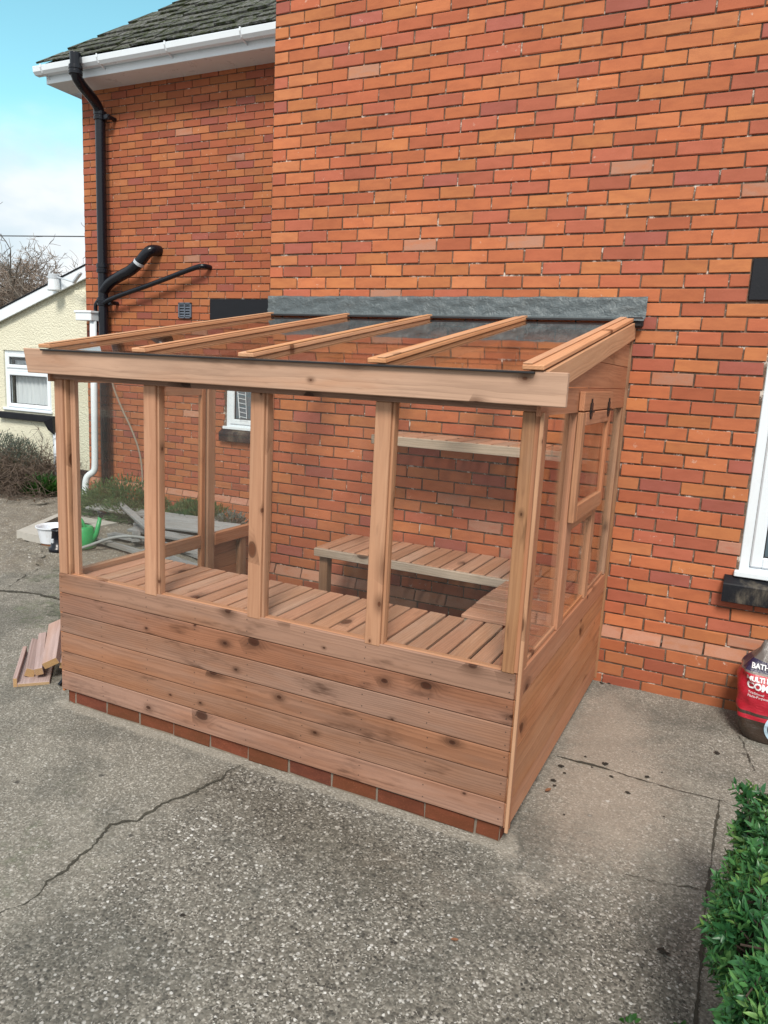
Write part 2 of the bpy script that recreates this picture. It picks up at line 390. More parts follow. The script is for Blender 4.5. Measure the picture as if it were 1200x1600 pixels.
def lead():
    s = NT('lead_flashing'); p = s.geo(); n = s.noise(s.V('MULTIPLY', p, (1, 1, 2)), 9, 6, .65); w = s.noise(s.V('ADD', p, (0, 0, 3)), 28, 4, .6, 1.2)
    col = s.mix(n, (.060, .075, .082), (.125, .148, .156))
    col = s.mix(s.smooth(s.noise(s.V('MULTIPLY', p, (3, 3, 8)), 2.2, 6, .7, 1.0), .52, .72, 0, .6), col, (.22, .245, .25))
    s.bsdf(col, s.M('MULTIPLY_ADD', w, .25, .35), s.M('ADD', w, n), .45, .02, spec=.6, metal=.25); return s.m
M['lead'] = lead()
def slate():
    s = NT('mossy_slate'); p = s.geo(); rn = s.sep(s.attr('rnd')); n = s.noise(p, 9, 6, .7); n2 = s.noise(s.V('ADD', p, (4, 4, 4)), 26, 5, .7)
    col = s.mix(rn[0], (.07, .074, .07), (.15, .15, .142))
    col = s.mix(s.smooth(n2, .52, .64, 0, .8), col, (.27, .27, .25))
    col = s.mix(s.smooth(s.noise(s.V('ADD', p, (1, 1, 1)), 17, 6, .75), .46, .56, 0, .95), col, s.mix(n2, (.018, .028, .010), (.075, .085, .035)))
    col = s.mix(s.smooth(s.noise(p, 40, 4, .7), .55, .7, 0, .7), col, (.03, .032, .026))
    s.bsdf(col, .9, s.M('ADD', n, n2), .9, .03, spec=.2); return s.m
M['slate'] = slate()
def render_mat():
    s = NT('cream_render'); p = s.geo(); n = s.noise(p, 38, 4, .6, .8); v = s.voro(p, 60, 'SMOOTH_F1')['Distance']
    col = s.mix(s.noise(p, 2.5, 5, .65), (.66, .64, .50), (.76, .74, .60))
    col = s.mix(s.smooth(n, .55, .75, 0, .25), col, (.54, .52, .40))
    s.bsdf(col, .9, s.M('ADD', n, v), .55, .02, spec=.15); return s.m
M['render'] = render_mat()
M['bush'] = leaf_mat('shrub_leaf', [(0, (.035, .10, .035)), (.5, (.075, .18, .065)), (.85, (.16, .27, .11)), (1, (.27, .35, .18))])
M['hedge'] = leaf_mat('hedge_leaf', [(0, (.022, .10, .038)), (.4, (.060, .215, .075)), (.75, (.13, .35, .11)), (1, (.30, .52, .14))], .36)
M['dryleaf'] = leaf_mat('dry_leaf', [(0, (.07, .045, .03)), (.5, (.15, .10, .07)), (1, (.26, .19, .14))], .8, .1)
M['greyleaf'] = leaf_mat('grey_leaf', [(0, (.075, .10, .085)), (.5, (.15, .18, .16)), (1, (.28, .31, .28))], .7, .1)
M['weed'] = leaf_mat('weed_leaf', [(0, (.02, .09, .015)), (.6, (.04, .17, .03)), (1, (.09, .26, .05))])

# ------------------------------------------------------------------ ground
def gz(x, y): return (0.027 * y - .018) if y < 0 else (-.018 + .05 * min(y, 2.4))
def seg_dist(px, py, pts):
    d = np.full(px.shape, 1e9)
    for (ax, ay), (bx, by) in zip(pts, pts[1:]):
        vx, vy = bx - ax, by - ay; t = np.clip(((px - ax) * vx + (py - ay) * vy) / (vx * vx + vy * vy), 0, 1)
        d = np.minimum(d, np.hypot(px - ax - t * vx, py - ay - t * vy))
    return d
CR_A = [(1.215, -1.85), (1.179, -2.093), (1.134, -2.245), (1.102, -2.416), (1.035, -2.487), (1.078, -2.686), (1.089, -2.905), (1.06, -3.008), (1.03, -3.5)]
def ground():
    fx = np.arange(-6.4, 4.2, .025); fy = np.arange(-3.9, 2.8, .025)
    ex = np.array([-90, -50, -30, -20, -14, -10, -8, -7]); ey = np.array([-60, -30, -18, -12, -9, -7, -5.5, -4.6])
    xs = np.concatenate([ex, fx, [4.6, 5.5, 7, 9, 12, 20, 40, 90]]); ys = np.concatenate([ey, fy, [3.2, 4, 5, 6.5, 9, 13, 20, 40, 120]])
    gx, gy = np.meshgrid(xs, ys); nx, ny = len(xs), len(ys)
    z = np.where(gy < 0, .027 * np.maximum(gy, -8) - .018, -.018 + .05 * np.minimum(gy, 2.4))
    rs = np.random.RandomState(3)
    def vn(sc):
        q = rs.rand(96, 96); u = (gx / sc) % 95; v = (gy / sc) % 95; i = u.astype(int); j = v.astype(int); a = u - i; b = v - j
        a = a * a * (3 - 2 * a); b = b * b * (3 - 2 * b)
        return (q[i, j] * (1 - a) + q[i + 1, j] * a) * (1 - b) + (q[i, j + 1] * (1 - a) + q[i + 1, j + 1] * a) * b - .5
    soil = np.clip((-gx - 1.5 + gy * .9) / .7, 0, 1) * np.clip((gy + .9) / .5, 0, 1)      # rough dirt behind left
    z += vn(.5) * .006 + vn(.13) * .003 + soil * (vn(.11) * .036 + vn(.06) * .026)
    ga = lambda cx, cy, rx, ry: np.exp(-((gx - cx) / rx) ** 2 - ((gy - cy) / ry) ** 2)
    smear = .9 * np.exp(-np.maximum(0, np.abs(seg_dist(gx, gy, [(.02, -1.82), (2.44, -1.82)])) - .03) / .035) + .5 * np.exp(-np.maximum(0, seg_dist(gx, gy, [(2.46, -1.83), (2.46, -.1)]) - .0) / .03) + .42 * ga(2.6, -1.98, .22, .14) + .35 * ga(.5, -2.1, .5, .16)
    darkp = .8 * ga(1.5, -2.06, .55, .20) + .8 * ga(2.0, -2.2, .45, .22) + .55 * np.exp(-seg_dist(gx, gy, CR_A[:3]) / .05) + .4 * ga(2.2, -2.7, .5, .3)
    dust = ga(2.75, -1.3, .34, .62) + .8 * ga(2.6, -.5, .25, .5) + .35 * ga(2.3, -2.15, .35, .12)
    moss = .75 * ga(-1.0, -.9, .6, .35) + .7 * ga(-1.9, -.1, .9, .5) + .5 * ga(-.5, -1.6, .5, .3) + .42 * ga(.9, -3.1, .5, .6) + .5 * ga(-2.9, .3, .8, .5) + .3 * ga(.3, -2.4, .8, .5)
    coarse = np.clip((gx - (1.12 + vn(.2) * .1)) / .12, 0, 1) * np.clip((-gy - 1.5 + (gx < 2.45)) / .6, 0, 1)
    coarse *= np.clip(1 - (gx - 3.17) / .03, .2, 1)
    smoothc = ((gy > -1.04) & (gx > 2.4)).astype(float) * np.clip((gy + 1.04) / .04, 0, 1) + ((gx > 3.2)) * .8
    vs = np.stack([gx, gy, z], -1).reshape(-1, 3)
    me = bpy.data.meshes.new('ground')
    I = np.arange(nx * ny).reshape(ny, nx); q = np.stack([I[:-1, :-1], I[:-1, 1:], I[1:, 1:], I[1:, :-1]], -1).reshape(-1, 4)
    me.vertices.add(len(vs)); me.vertices.foreach_set('co', vs.astype('f').ravel())
    me.loops.add(q.size); me.loops.foreach_set('vertex_index', q.astype('i').ravel())
    me.polygons.add(len(q)); me.polygons.foreach_set('loop_start', np.arange(0, q.size, 4, dtype='i'))
    me.polygons.foreach_set('use_smooth', np.ones(len(q), bool)); me.update()
    def at(n, a, b, c):
        t = me.attributes.new(n, 'FLOAT_VECTOR', 'POINT')
        t.data.foreach_set('vector', np.clip(np.stack([a, b, c], -1), 0, 1).astype('f').ravel())
    at('za', smear, darkp, dust); at('zb', moss, coarse, soil); at('zc', smoothc, smoothc * 0, smoothc * 0)
    s = NT('patio_concrete'); p = s.geo(); a = s.sep(s.attr('za')); b = s.sep(s.attr('zb')); c = s.sep(s.attr('zc'))
    big = s.noise(p, 2.2, 6, .65); mid = s.noise(p, 9, 6, .7); fin = s.noise(p, 120, 3, .6)
    v1 = s.voro(p, 92); v2 = s.voro(p, 170); v3 = s.voro(p, 52)
    pick = s.M('FRACT', s.M('MULTIPLY', s.sep(v1['Color'])[0], 7.3))
    stones = s.ramp(s.sep(v1['Color'])[0], [(0, (.035, .033, .030)), (.3, (.085, .079, .068)), (.58, (.165, .152, .128)), (.82, (.28, .26, .225)), (.94, (.46, .44, .405)), (1, (.64, .63, .60))])
    st2 = s.ramp(s.sep(v2['Color'])[0], [(0, (.045, .042, .037)), (.5, (.145, .133, .112)), (.85, (.30, .28, .245)), (1, (.52, .50, .46))])
    stones = s.mix(s.smooth(s.sep(v3['Color'])[1], .45, .55), stones, st2)
    edge = s.smooth(v1['Distance'], .35, .75)
    matrix = s.mix(mid, (.085, .078, .065), (.19, .175, .148))
    agg = s.mix(s.M('MULTIPLY', edge, .7), stones, matrix)
    big3 = s.M('MULTIPLY', s.M('GREATER_THAN', s.sep(v3['Color'])[0], .90), s.smooth(v3['Distance'], .26, .36, 1, 0))
    agg = s.mix(s.M('MULTIPLY', big3, b[1]), agg, s.mix(s.sep(v3['Color'])[2], (.36, .34, .31), (.60, .59, .57)))
    flat = s.mix(s.M('MULTIPLY_ADD', fin, .6, s.M('MULTIPLY', mid, .4)), (.23, .215, .178), (.44, .41, .345))
    flat = s.mix(.58, flat, st2)
    cov = s.M('MULTIPLY_ADD', b[1], .48, .42); cov = s.M('SUBTRACT', cov, s.M('MULTIPLY', c[0], .04), clamp=True)
    cov = s.M('ADD', cov, s.M('MULTIPLY', s.M('SUBTRACT', mid, .5), .9), clamp=True)
    col = s.mix(cov, flat, agg)
    col = s.mix(s.smooth(big, .44, .66, 0, .75), col, s.mix(.6, col, (.060, .062, .055)))
    col = s.mix(s.smooth(s.noise(s.V('ADD', p, (9, 4, 0)), 3.1, 5, .7), .54, .72, 0, .5), col, s.mix(.5, col, (.36, .34, .29)))
    dk = s.smooth(s.M('ADD', a[1], s.M('MULTIPLY', s.M('SUBTRACT', mid, .5), .8)), .2, 1.1, 0, .42)
    col = s.mix(dk, col, s.mix(1.0, col, (.40, .35, .29), 'MULTIPLY'))
    du = s.smooth(s.M('ADD', a[2], s.M('ADD', s.M('MULTIPLY', s.M('SUBTRACT', mid, .5), 1.1), s.M('MULTIPLY', s.M('SUBTRACT', s.noise(p, 45, 5, .7), .5), .9))), .15, 1.1, 0, .46)
    col = s.mix(du, col, s.mix(fin, (.27, .215, .17), (.50, .415, .34)))
    sm = s.smooth(s.M('ADD', a[0], s.M('ADD', s.M('MULTIPLY', s.M('SUBTRACT', mid, .5), 1.2), s.M('MULTIPLY', s.M('SUBTRACT', s.noise(p, 45, 5, .7), .5), .9))), .30, .75, 0, .72)
    col = s.mix(sm, col, s.mix(.35, s.mix(mid, (.30, .265, .215), (.48, .44, .375)), st2))
    mo = s.smooth(s.M('ADD', b[0], s.M('MULTIPLY', s.M('SUBTRACT', s.noise(p, 6, 7, .8), .5), 2.4)), .40, .85, 0, .82)
    col = s.mix(mo, col, s.mix(s.smooth(mid, .35, .65), (.030, .036, .024), (.150, .165, .110)))
    so = s.smooth(s.M('ADD', b[2], s.M('MULTIPLY', s.M('SUBTRACT', mid, .5), .6)), .3, .8, 0, .8)
    col = s.mix(so, col, s.mix(s.M('MULTIPLY_ADD', fin, .4, s.M('MULTIPLY', mid, .6)), (.095, .080, .064), (.34, .30, .25)))
    col = s.mix(s.M('MULTIPLY', b[2], .42), col, s.mix(s.smooth(s.sep(v3['Color'])[1], .4, .6), stones, s.mix(1.0, st2, (.8, .75, .66), 'MULTIPLY')))
    spots = s.voro(p, 7); sp = s.M('MULTIPLY', s.M('LESS_THAN', s.sep(spots['Color'])[0], .12), s.smooth(s.M('ADD', spots['Distance'], s.M('MULTIPLY', s.M('SUBTRACT', fin, .5), .1)), .05, .12, 1, 0))
    col = s.mix(s.M('MULTIPLY', sp, .7), col, (.035, .033, .03))
    wh = s.M('MULTIPLY', s.M('GREATER_THAN', s.sep(spots['Color'])[1], .86), s.smooth(s.M('ADD', spots['Distance'], s.M('MULTIPLY', s.M('SUBTRACT', fin, .5), .12)), .03, .09, 1, 0))
    col = s.mix(s.M('MULTIPLY', wh, .6), col, (.60, .59, .56))
    bh = s.M('ADD', s.M('MULTIPLY', s.M('SUBTRACT', 1.0, v1['Distance']), s.M('MULTIPLY_ADD', b[1], .8, .25)), s.M('ADD', s.M('MULTIPLY', fin, .5), mid))
    s.bsdf(col, .88, bh, .55, .006, spec=.25)
    me.materials.append(s.m)
    o = bpy.data.objects.new('ground', me); COL.objects.link(o); o['kind'] = 'structure'
ground()
def crack(pts, w, seed, name='ground_crack', jag=1.0):
    rr = random.Random(seed); mb = MB(); P = []
    for (a, b) in zip(pts, pts[1:]):
        n = max(2, int(math.hypot(b[0] - a[0], b[1] - a[1]) / .012))
        for i in range(n): t = i / n; P.append((a[0] + (b[0] - a[0]) * t, a[1] + (b[1] - a[1]) * t))
    P.append(pts[-1]); vs = []; ww = w; off = 0
    for i, (x, y) in enumerate(P):
        j = min(i + 1, len(P) - 1); k = max(i - 1, 0); tx, ty = P[j][0] - P[k][0], P[j][1] - P[k][1]; l = math.hypot(tx, ty) or 1
        nx, ny = -ty / l, tx / l; off = off * .9 + rr.uniform(-.0075, .0075) * jag; ww = max(w * .3, min(w * 2.2, ww + rr.uniform(-.55, .55) * w))
        e = min(1, min(i, len(P) - 1 - i) / 6 + .1)
        for s_ in (-1, 1):
            q = off + s_ * ww * e * .5 * rr.uniform(.6, 1.4); xx, yy = x + nx * q, y + ny * q
            vs.append((xx, yy, gz(xx, yy) + .006))
    mb.add(vs, [(2 * i, 2 * i + 1, 2 * i + 3, 2 * i + 2) for i in range(len(P) - 1)])
    o = build(mb, name, M['crack'], origin=(pts[0][0], pts[0][1], gz(*pts[0]))); o['kind'] = 'structure'
crack(CR_A, .0065, 1)
crack([(2.47, -1.04), (2.661, -1.034), (2.897, -1.048), (3.037, -1.052), (3.24, -1.041)], .007, 2, 'slab_joint', .22)
crack([(3.209, -1.0), (3.203, -1.251), (3.199, -1.616), (3.199, -2.071), (3.202, -2.55)], .007, 3, 'slab_joint', .22)
crack([(3.26, -.3), (3.289, -.4), (3.315, -.531), (3.36, -.7)], .007, 4, 'slab_joint', .4)
crack([(2.9, -1.79), (2.944, -1.766), (3.1, -1.735), (3.2, -1.704)], .003, 5)
crack([(-2.3, -.80), (-1.896, -.768), (-1.753, -.712), (-1.597, -.666), (-1.34, -.681), (-1.1, -.66)], .014, 6)
crack([(-1.897, -.711), (-2.088, -.386), (-2.147, -.2), (-2.359, -.104), (-2.443, .133)], .008, 7)
crack([(-4.118, 1.633), (-4.129, 1.421), (-4.246, 1.343)], .03, 8)

# ------------------------------------------------------------------ brickwork
def bricks(mb, o, u, n, x0, x1, rows, holes=(), proud=0.0, zmin=-9, back=.03, jit=1.0, xref=0.0, seed=1, pale=False):
    """rows: list of (z0, z1, parity, slopeproud); face at o + n*proud; o at z=0"""
    rr = random.Random(seed); o, u, n = Vector(o), Vector(u), Vector(n); J = .0019 * jit
    flip = u.cross(Z).dot(n) < 0
    for (z0, z1, par, cham) in rows:
        zc = (z0 + z1) / 2; k = math.floor((x0 - xref) / .225) - 1; spans = []
        while True:
            a = xref + k * .225 + (.1125 if par else 0); b = a + .225; k += 1
            if a >= x1: break
            a2, b2 = max(a, x0), min(b, x1)
            if b2 - a2 < .03: continue
            sp = [(a2, b2)]
            for (h0, h1, hz0, hz1) in holes:
                if hz0 < zc < hz1: sp = [q for (p0, p1) in sp for q in ((p0, min(p1, h0)), (max(p0, h1), p1)) if q[1] - q[0] > .02]
            spans += sp
        for (a, b) in spans:
            ja = rr.uniform(.0035, .006); A, B = a + ja, b - rr.uniform(.0035, .006); lo, hi = max(z0 + rr.uniform(.0035, .006), zmin), z1 - rr.uniform(.0035, .006)
            if hi - lo < .01: continue
            pr = proud + rr.uniform(-.0015, .0015) * jit; ch = rr.uniform(.0018, .0035); vs = []
            for (dep, c) in ((-back, 0), (-ch, 0), (0, ch)):
                for (xx, zz, sx, sz) in ((A, lo, 1, 1), (B, lo, -1, 1), (B, hi, -1, -1), (A, hi, 1, -1)):
                    q = J if dep > -back else 0
                    d = pr + dep + (cham if (zz == lo and dep > -back) else 0)
                    vs.append(o + u * (xx + sx * c + rr.uniform(-q, q)) + Z * (zz + sz * c + rr.uniform(-q, q)) + n * d)
            fs = [(8, 9, 10, 11)]
            for i in range(4):
                j = (i + 1) % 4; fs += [(i, j, 4 + j, 4 + i), (4 + i, 4 + j, 8 + j, 8 + i)]
            if flip: fs = [f[::-1] for f in fs]
            of = rr.random() * 40; g = [((p - o).dot(u) + of, p.z, (p - o).dot(n) + of) for p in vs]
            mb.add(vs, fs, 0, g, (rr.random(), .99 if pale else rr.random(), rr.random()))
def mortar(mb, o, u, n, x0, x1, z0, z1, holes=(), dep=-.009, mi=1):
    o, u, n = Vector(o), Vector(u), Vector(n); flip = u.cross(Z).dot(n) < 0
    xs = sorted({x0, x1, *[min(max(h[i], x0), x1) for h in holes for i in (0, 1)]}); zs = sorted({z0, z1, *[min(max(h[i], z0), z1) for h in holes for i in (2, 3)]})
    for a, b in zip(xs, xs[1:]):
        for c, d in zip(zs, zs[1:]):
            if any(h[0] - 1e-6 <= a and b <= h[1] + 1e-6 and h[2] - 1e-6 <= c and d <= h[3] + 1e-6 for h in holes): continue
            vs = [o + u * p + Z * q + n * dep for p, q in ((a, c), (b, c), (b, d), (a, d))]
            mb.add(vs, [(3, 2, 1, 0) if flip else (0, 1, 2, 3)], mi)
    for h in holes:                                                    # reveals
        a, b, c, d = h
        for (p, q) in (((a, c), (a, d)), ((b, d), (b, c)), ((a, d), (b, d)), ((b, c), (a, c))):
            vs = [o + u * p[0] + Z * p[1] + n * dep, o + u * q[0] + Z * q[1] + n * dep, o + u * q[0] + Z * q[1] - n * .14, o + u * p[0] + Z * p[1] - n * .14]
            mb.add(vs, [(0, 1, 2, 3), (3, 2, 1, 0)][:1], mi)
def rowz(r): return ((52.5 - r) * .075, (53.5 - r) * .075)
def rows_up(ztop, rlast=48, plinth=False):
    out = []
    r = rlast
    while rowz(r)[0] < ztop: a, b = rowz(r); out.append((a, min(b, ztop), r % 2, 0)); r -= 1
    return out

house = thing('brick_house', 'tall orange brick house with a set back wing, black lintels and a mossy slate roof', 'house', (0, 0, 0))
H1 = (3.16, 4.50, .75, 2.2225); L1 = (3.025, 4.64, 2.2225, 2.4375); S1 = (3.10, 4.58, .6, .75)
mb = MB()
bricks(mb, (0, 0, 0), X, -Y, 0, 6.2, rows_up(5.2), [H1, L1, (3.12, 4.56, .62, .75)], seed=11)
mortar(mb, (0, 0, 0), X, -Y, 0, 6.2, .28, 5.2, [H1])
build(mb, 'wall', [M['brick'], M['mortar']], house, label='sunlit tall main wall of the house')
mb = MB(); bricks(mb, (0, 0, 0), X, -Y, 0, 6.2, [(.2625, .3375, 1, .024)], seed=12, pale=True)
bricks(mb, (0, 0, 0), X, -Y, -.02, 6.2, [(.1875, .2625, 1, 0), (.1125, .1875, 0, 0), (.0375, .1125, 1, 0), (-.0375, .0375, 0, 0), (-.1125, -.0375, 1, 0)], proud=.026, seed=13, xref=.03)
mortar(mb, (0, 0, 0), X, -Y, -.02, 6.2, -.2, .27, dep=.020); mortar(mb, (0, 0, 0), X, -Y, 0, 6.2, .265, .28, dep=-.010)
build(mb, 'plinth', [M['brick4'], M['mortar']], house)
mb = MB()                                                              # return wall between main front and wing
bricks(mb, (0, 0, 0), Y, -X, .03, 2.1, rows_up(5.2), seed=14, xref=.1125)
bricks(mb, (0, 0, 0), Y, -X, .03, 2.1, [(.1875 - .075 * i, .3375 - .075 * (i + 1) + 0.0, i % 2, 0) for i in range(0)] + [(.2625 - .075 * i, .3375 - .075 * i, i % 2, 0) for i in range(6)], proud=.02, seed=15)
mortar(mb, (0, 0, 0), Y, -X, .0, 2.1, -.2, 5.2)
build(mb, 'wall', [M['brick2'], M['mortar']], house)
# wing
WY = 2.1; WX0, WX1 = -4.05, -.0
H2 = (-2.01, -1.30, 1.07, 2.2225); L2 = (-2.225, -1.10, 2.2225, 2.4375)
mb = MB()
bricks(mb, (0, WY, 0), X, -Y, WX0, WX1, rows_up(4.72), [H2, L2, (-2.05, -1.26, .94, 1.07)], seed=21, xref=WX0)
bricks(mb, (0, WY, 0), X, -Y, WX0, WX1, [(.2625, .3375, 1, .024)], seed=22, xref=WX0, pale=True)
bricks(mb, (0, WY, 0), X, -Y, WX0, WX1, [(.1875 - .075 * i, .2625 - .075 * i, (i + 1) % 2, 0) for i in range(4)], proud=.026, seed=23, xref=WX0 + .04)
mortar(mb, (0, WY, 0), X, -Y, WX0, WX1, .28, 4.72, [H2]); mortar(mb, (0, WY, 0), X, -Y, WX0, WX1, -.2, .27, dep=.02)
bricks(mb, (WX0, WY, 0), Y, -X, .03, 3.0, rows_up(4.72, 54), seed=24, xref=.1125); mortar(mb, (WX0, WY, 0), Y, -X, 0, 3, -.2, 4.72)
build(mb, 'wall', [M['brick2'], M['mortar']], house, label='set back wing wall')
mb = MB(); bar(mb, (L1[0] + .002, -.004, L1[2] + .002), (L1[1], .12, L1[3] - .003), 0, .004, g=None)
build(mb, 'lintel', M['black'], house)
mb = MB(); bar(mb, (L2[0] + .002, WY - .004, L2[2] + .002), (L2[1], WY + .12, L2[3] - .003), 0, .004, g=None)
build(mb, 'lintel', M['black'], house)
def sill(x0, x1, y, zt, zb, out, name='sill'):
    mb = MB(); pr = [(y + .10, zt), (y - .004, zt - .004), (y - out, zt - .035), (y - out - .004, zt - .042), (y - out, zb + .004), (y - out + .006, zb), (y + .10, zb)]
    vs = [(x0, a, b) for a, b in pr] + [(x1, a, b) for a, b in pr]; n = len(pr)
    mb.add(vs, [tuple(range(n)), tuple(range(2 * n - 1, n - 1, -1))] + [(i, i + n, (i + 1) % n + n, (i + 1) % n) for i in range(n)])
    return build(mb, name, M['sillblack'], house)
sill(3.095, 4.58, 0, .755, .612, .075); sill(-2.05, -1.26, WY, 1.07, .945, .05)
M['winglass'] = None
M['sideglass'] = glass_mat('side_glass', .009)
def winglass():
    s = NT('window_glass'); p = s.bsdf((.10, .14, .17), .04, spec=.9); return s.m
M['winglass'] = winglass()
def window(parent, x0, x1, z0, z1, y, fw=.05, sw=.055, mull=None, name='window', curtain=False, cill=True):
    mb = MB(); f = fw
    bar(mb, (x0, y, z0), (x0 + f, y + .07, z1), 2, .004, g=None); bar(mb, (x1 - f, y, z0), (x1, y + .07, z1), 2, .004, g=None)
    bar(mb, (x0 + f, y + .001, z0), (x1 - f, y + .07, z0 + f), 0, .004, g=None); bar(mb, (x0 + f, y + .001, z1 - f), (x1 - f, y + .07, z1), 0, .004, g=None)
    if cill: bar(mb, (x0 - .02, y - .045, z0 - .004), (x1 + .02, y - .002, z0 + .028), 0, .004, g=None)
    openings = [(x0 + f, x1 - f, z0 + f, z1 - f)]
    if mull: bar(mb, (x0 + f, y + .0015, mull - f / 2), (x1 - f, y + .07, mull + f / 2), 0, .004, g=None); openings = [(x0 + f, x1 - f, z0 + f, mull - f / 2), (x0 + f, x1 - f, mull + f / 2, z1 - f)]
    w = build(mb, name, M['upvc'], parent)
    for (a, b, c, d) in openings:
        mb = MB(); q = sw; a, b, c, d = a + .002, b - .002, c + .002, d - .002; yy = y - .012
        bar(mb, (a, yy, c), (a + q, yy + .05, d), 2, .008, g=None); bar(mb, (b - q, yy, c), (b, yy + .05, d), 2, .008, g=None)
        bar(mb, (a + q - .004, yy + .001, c), (b - q + .004, yy + .05, c + q), 0, .008, g=None); bar(mb, (a + q - .004, yy + .001, d - q), (b - q + .004, yy + .05, d), 0, .008, g=None)
        build(mb, 'frame', M['upvc'], w)
        mb = MB(); bar(mb, (a + q - .003, yy + .025, c + q - .003), (b - q + .003, yy + .031, d - q + .003), 0, .0005, g=None)
        build(mb, 'pane', M['glass'] if curtain else M['winglass'], w)
        mb = MB(); e = .006
        for (p0, p1, p2, p3) in ((a + q, a + q + e, c + q, d - q), (b - q - e, b - q, c + q, d - q), (a + q, b - q, c + q, c + q + e), (a + q, b - q, d - q - e, d - q)):
            bar(mb, (p0, yy + .012, p2), (p1, yy + .0235, p3), 2, .001, g=None)
        build(mb, 'gasket', M['rubber'], w)
        if curtain:
            mb = MB(); n = 60; vs = []
            lo = c + q - .01 if d - c > .3 else c + q - .01; hi = d - q + .01 if d - c > .3 else c + (d - c) * .55
            for i in range(n + 1):
                xx = a + q + (b - a - 2 * q) * i / n; dy = .012 * math.sin(i * .9) + .006 * math.sin(i * 2.3)
                vs += [(xx, yy + .10 + dy, lo + .012 * abs(math.sin(i * .5))), (xx, yy + .10 + dy * .6, hi)]
            mb.add(vs, [(2 * i, 2 * i + 2, 2 * i + 3, 2 * i + 1) for i in range(n)]); build(mb, 'curtain', M['net'], w, smooth=True)
    return w
def net():
    s = NT('net_curtain'); p = s.geo(); n = s.noise(s.V('MULTIPLY', p, (30, 30, 3)), 1, 3); v = s.voro(p, 90)['Distance']
    s.bsdf(s.mix(n, (.50, .54, .58), (.72, .75, .78)), .9, v, .2, .002); return s.m
M['net'] = net()
window(house, H1[0], H1[1], .757, 2.2225, .012, fw=.05, sw=.06)
window(house, H2[0], H2[1], 1.075, 2.2225, WY + .03)
# wing eaves
EY = 1.80
mb = MB(); bar(mb, (-4.21, EY, 4.655), (-.02, WY + .0, 4.672), 0, .002, g=None); build(mb, 'soffit', M['upvc'], house)
mb = MB(); bar(mb, (-4.22, EY - .02, 4.652), (-.02, EY - .001, 4.82), 0, .003, g=None)
bar(mb, (-4.22, EY, 4.652), (-4.211, 5.2, 4.82), 1, .002, g=None)
build(mb, 'fascia_board', M['upvc'], house)
mb = MB(); pr = [(0, .0), (0, -.055), (-.02, -.078), (-.075, -.078), (-.10, -.05), (-.108, 0), (-.102, .006), (-.098, 0), (-.09, -.04), (-.07, -.068), (-.022, -.068), (-.006, -.05), (-.006, 0)]
vs = [(-4.30, EY - .022 + a, 4.80 + b) for a, b in pr] + [(-.02, EY - .022 + a, 4.80 + b) for a, b in pr]; n = len(pr)
mb.add(vs, [tuple(range(n))[::-1], tuple(range(n, 2 * n))] + [(i, (i + 1) % n, (i + 1) % n + n, i + n) for i in range(n)])
gut = build(mb, 'gutter', M['upvc'], house)
mb = MB()
for gx in (-4.17, -3.35, -2.45, -1.55):
    mb = MB(); tube(mb, [(gx, EY - .021, 4.70), (gx, EY - .06, 4.714), (gx, EY - .11, 4.735), (gx, EY - .136, 4.78), (gx, EY - .135, 4.81)], .009, 6)
    build(mb, 'bracket', M['upvc'], gut)
# slate roof, hipped at its left end
mb = MB(); pitch = math.radians(40); cp, sp_ = math.cos(pitch), math.sin(pitch); ex0 = -4.29; y0, z0 = EY - .07, 4.815
rr = random.Random(5)
for k in range(21):
    dlo = k * .15; xl = ex0 + dlo * cp * .95
    x = xl + (0 if k % 2 else -.12)
    while x < -.03:
        x2 = min(x + .245, -.03); a = max(x, xl); 
        if x2 - a > .03:
            t0 = .006 + rr.uniform(0, .016); th = rr.uniform(.010, .022)
            for (dd, hh, nx_) in ((.33, 0, 0),):
                def P(xx, d, h): return (xx, y0 + d * cp - h * sp_, z0 + d * sp_ + h * cp)
                xa = a if a > xl else xl; sh = .33 * cp * .95 if a == xl else 0
                lo = dlo + rr.uniform(-.012, .012)
                b = [P(xa + .003, lo, t0 + .012), P(x2 - .003, lo + rr.uniform(-.008, .008), t0 + .012 + rr.uniform(-.004, .006)), P(x2 - .003, dlo + .33, .0), P(max(xa + .003, xa + min(sh, x2 - xa - .01)), dlo + .33, .0)]
                tp = [Vector(q) + Vector((0, -sp_, cp)) * th for q in b]
                mb.add(b + tp, [(0, 3, 2, 1), (4, 5, 6, 7), (0, 1, 5, 4), (1, 2, 6, 5), (2, 3, 7, 6), (3, 0, 4, 7)])
        x += .245
# left hip face
hip = [(ex0, y0, z0), (ex0 + 3.2 * cp * .95, y0 + 3.2 * cp, z0 + 3.2 * sp_), (ex0 + 3.2 * cp * .95, 5.2, z0 + 3.2 * sp_), (ex0, 5.2, z0)]
mb.add(hip, [(0, 1, 2, 3)]); mb.add([(ex0, y0 + .02, z0 - .02), (-.03, y0 + .02, z0 - .02), (-.03, y0 + 3.2 * cp, z0 + 3.2 * sp_ - .03), (ex0 + 3.2 * cp * .95, y0 + 3.2 * cp, z0 + 3.2 * sp_ - .03)], [(0, 1, 2, 3)])
build(mb, 'roof', M['slate'], house)

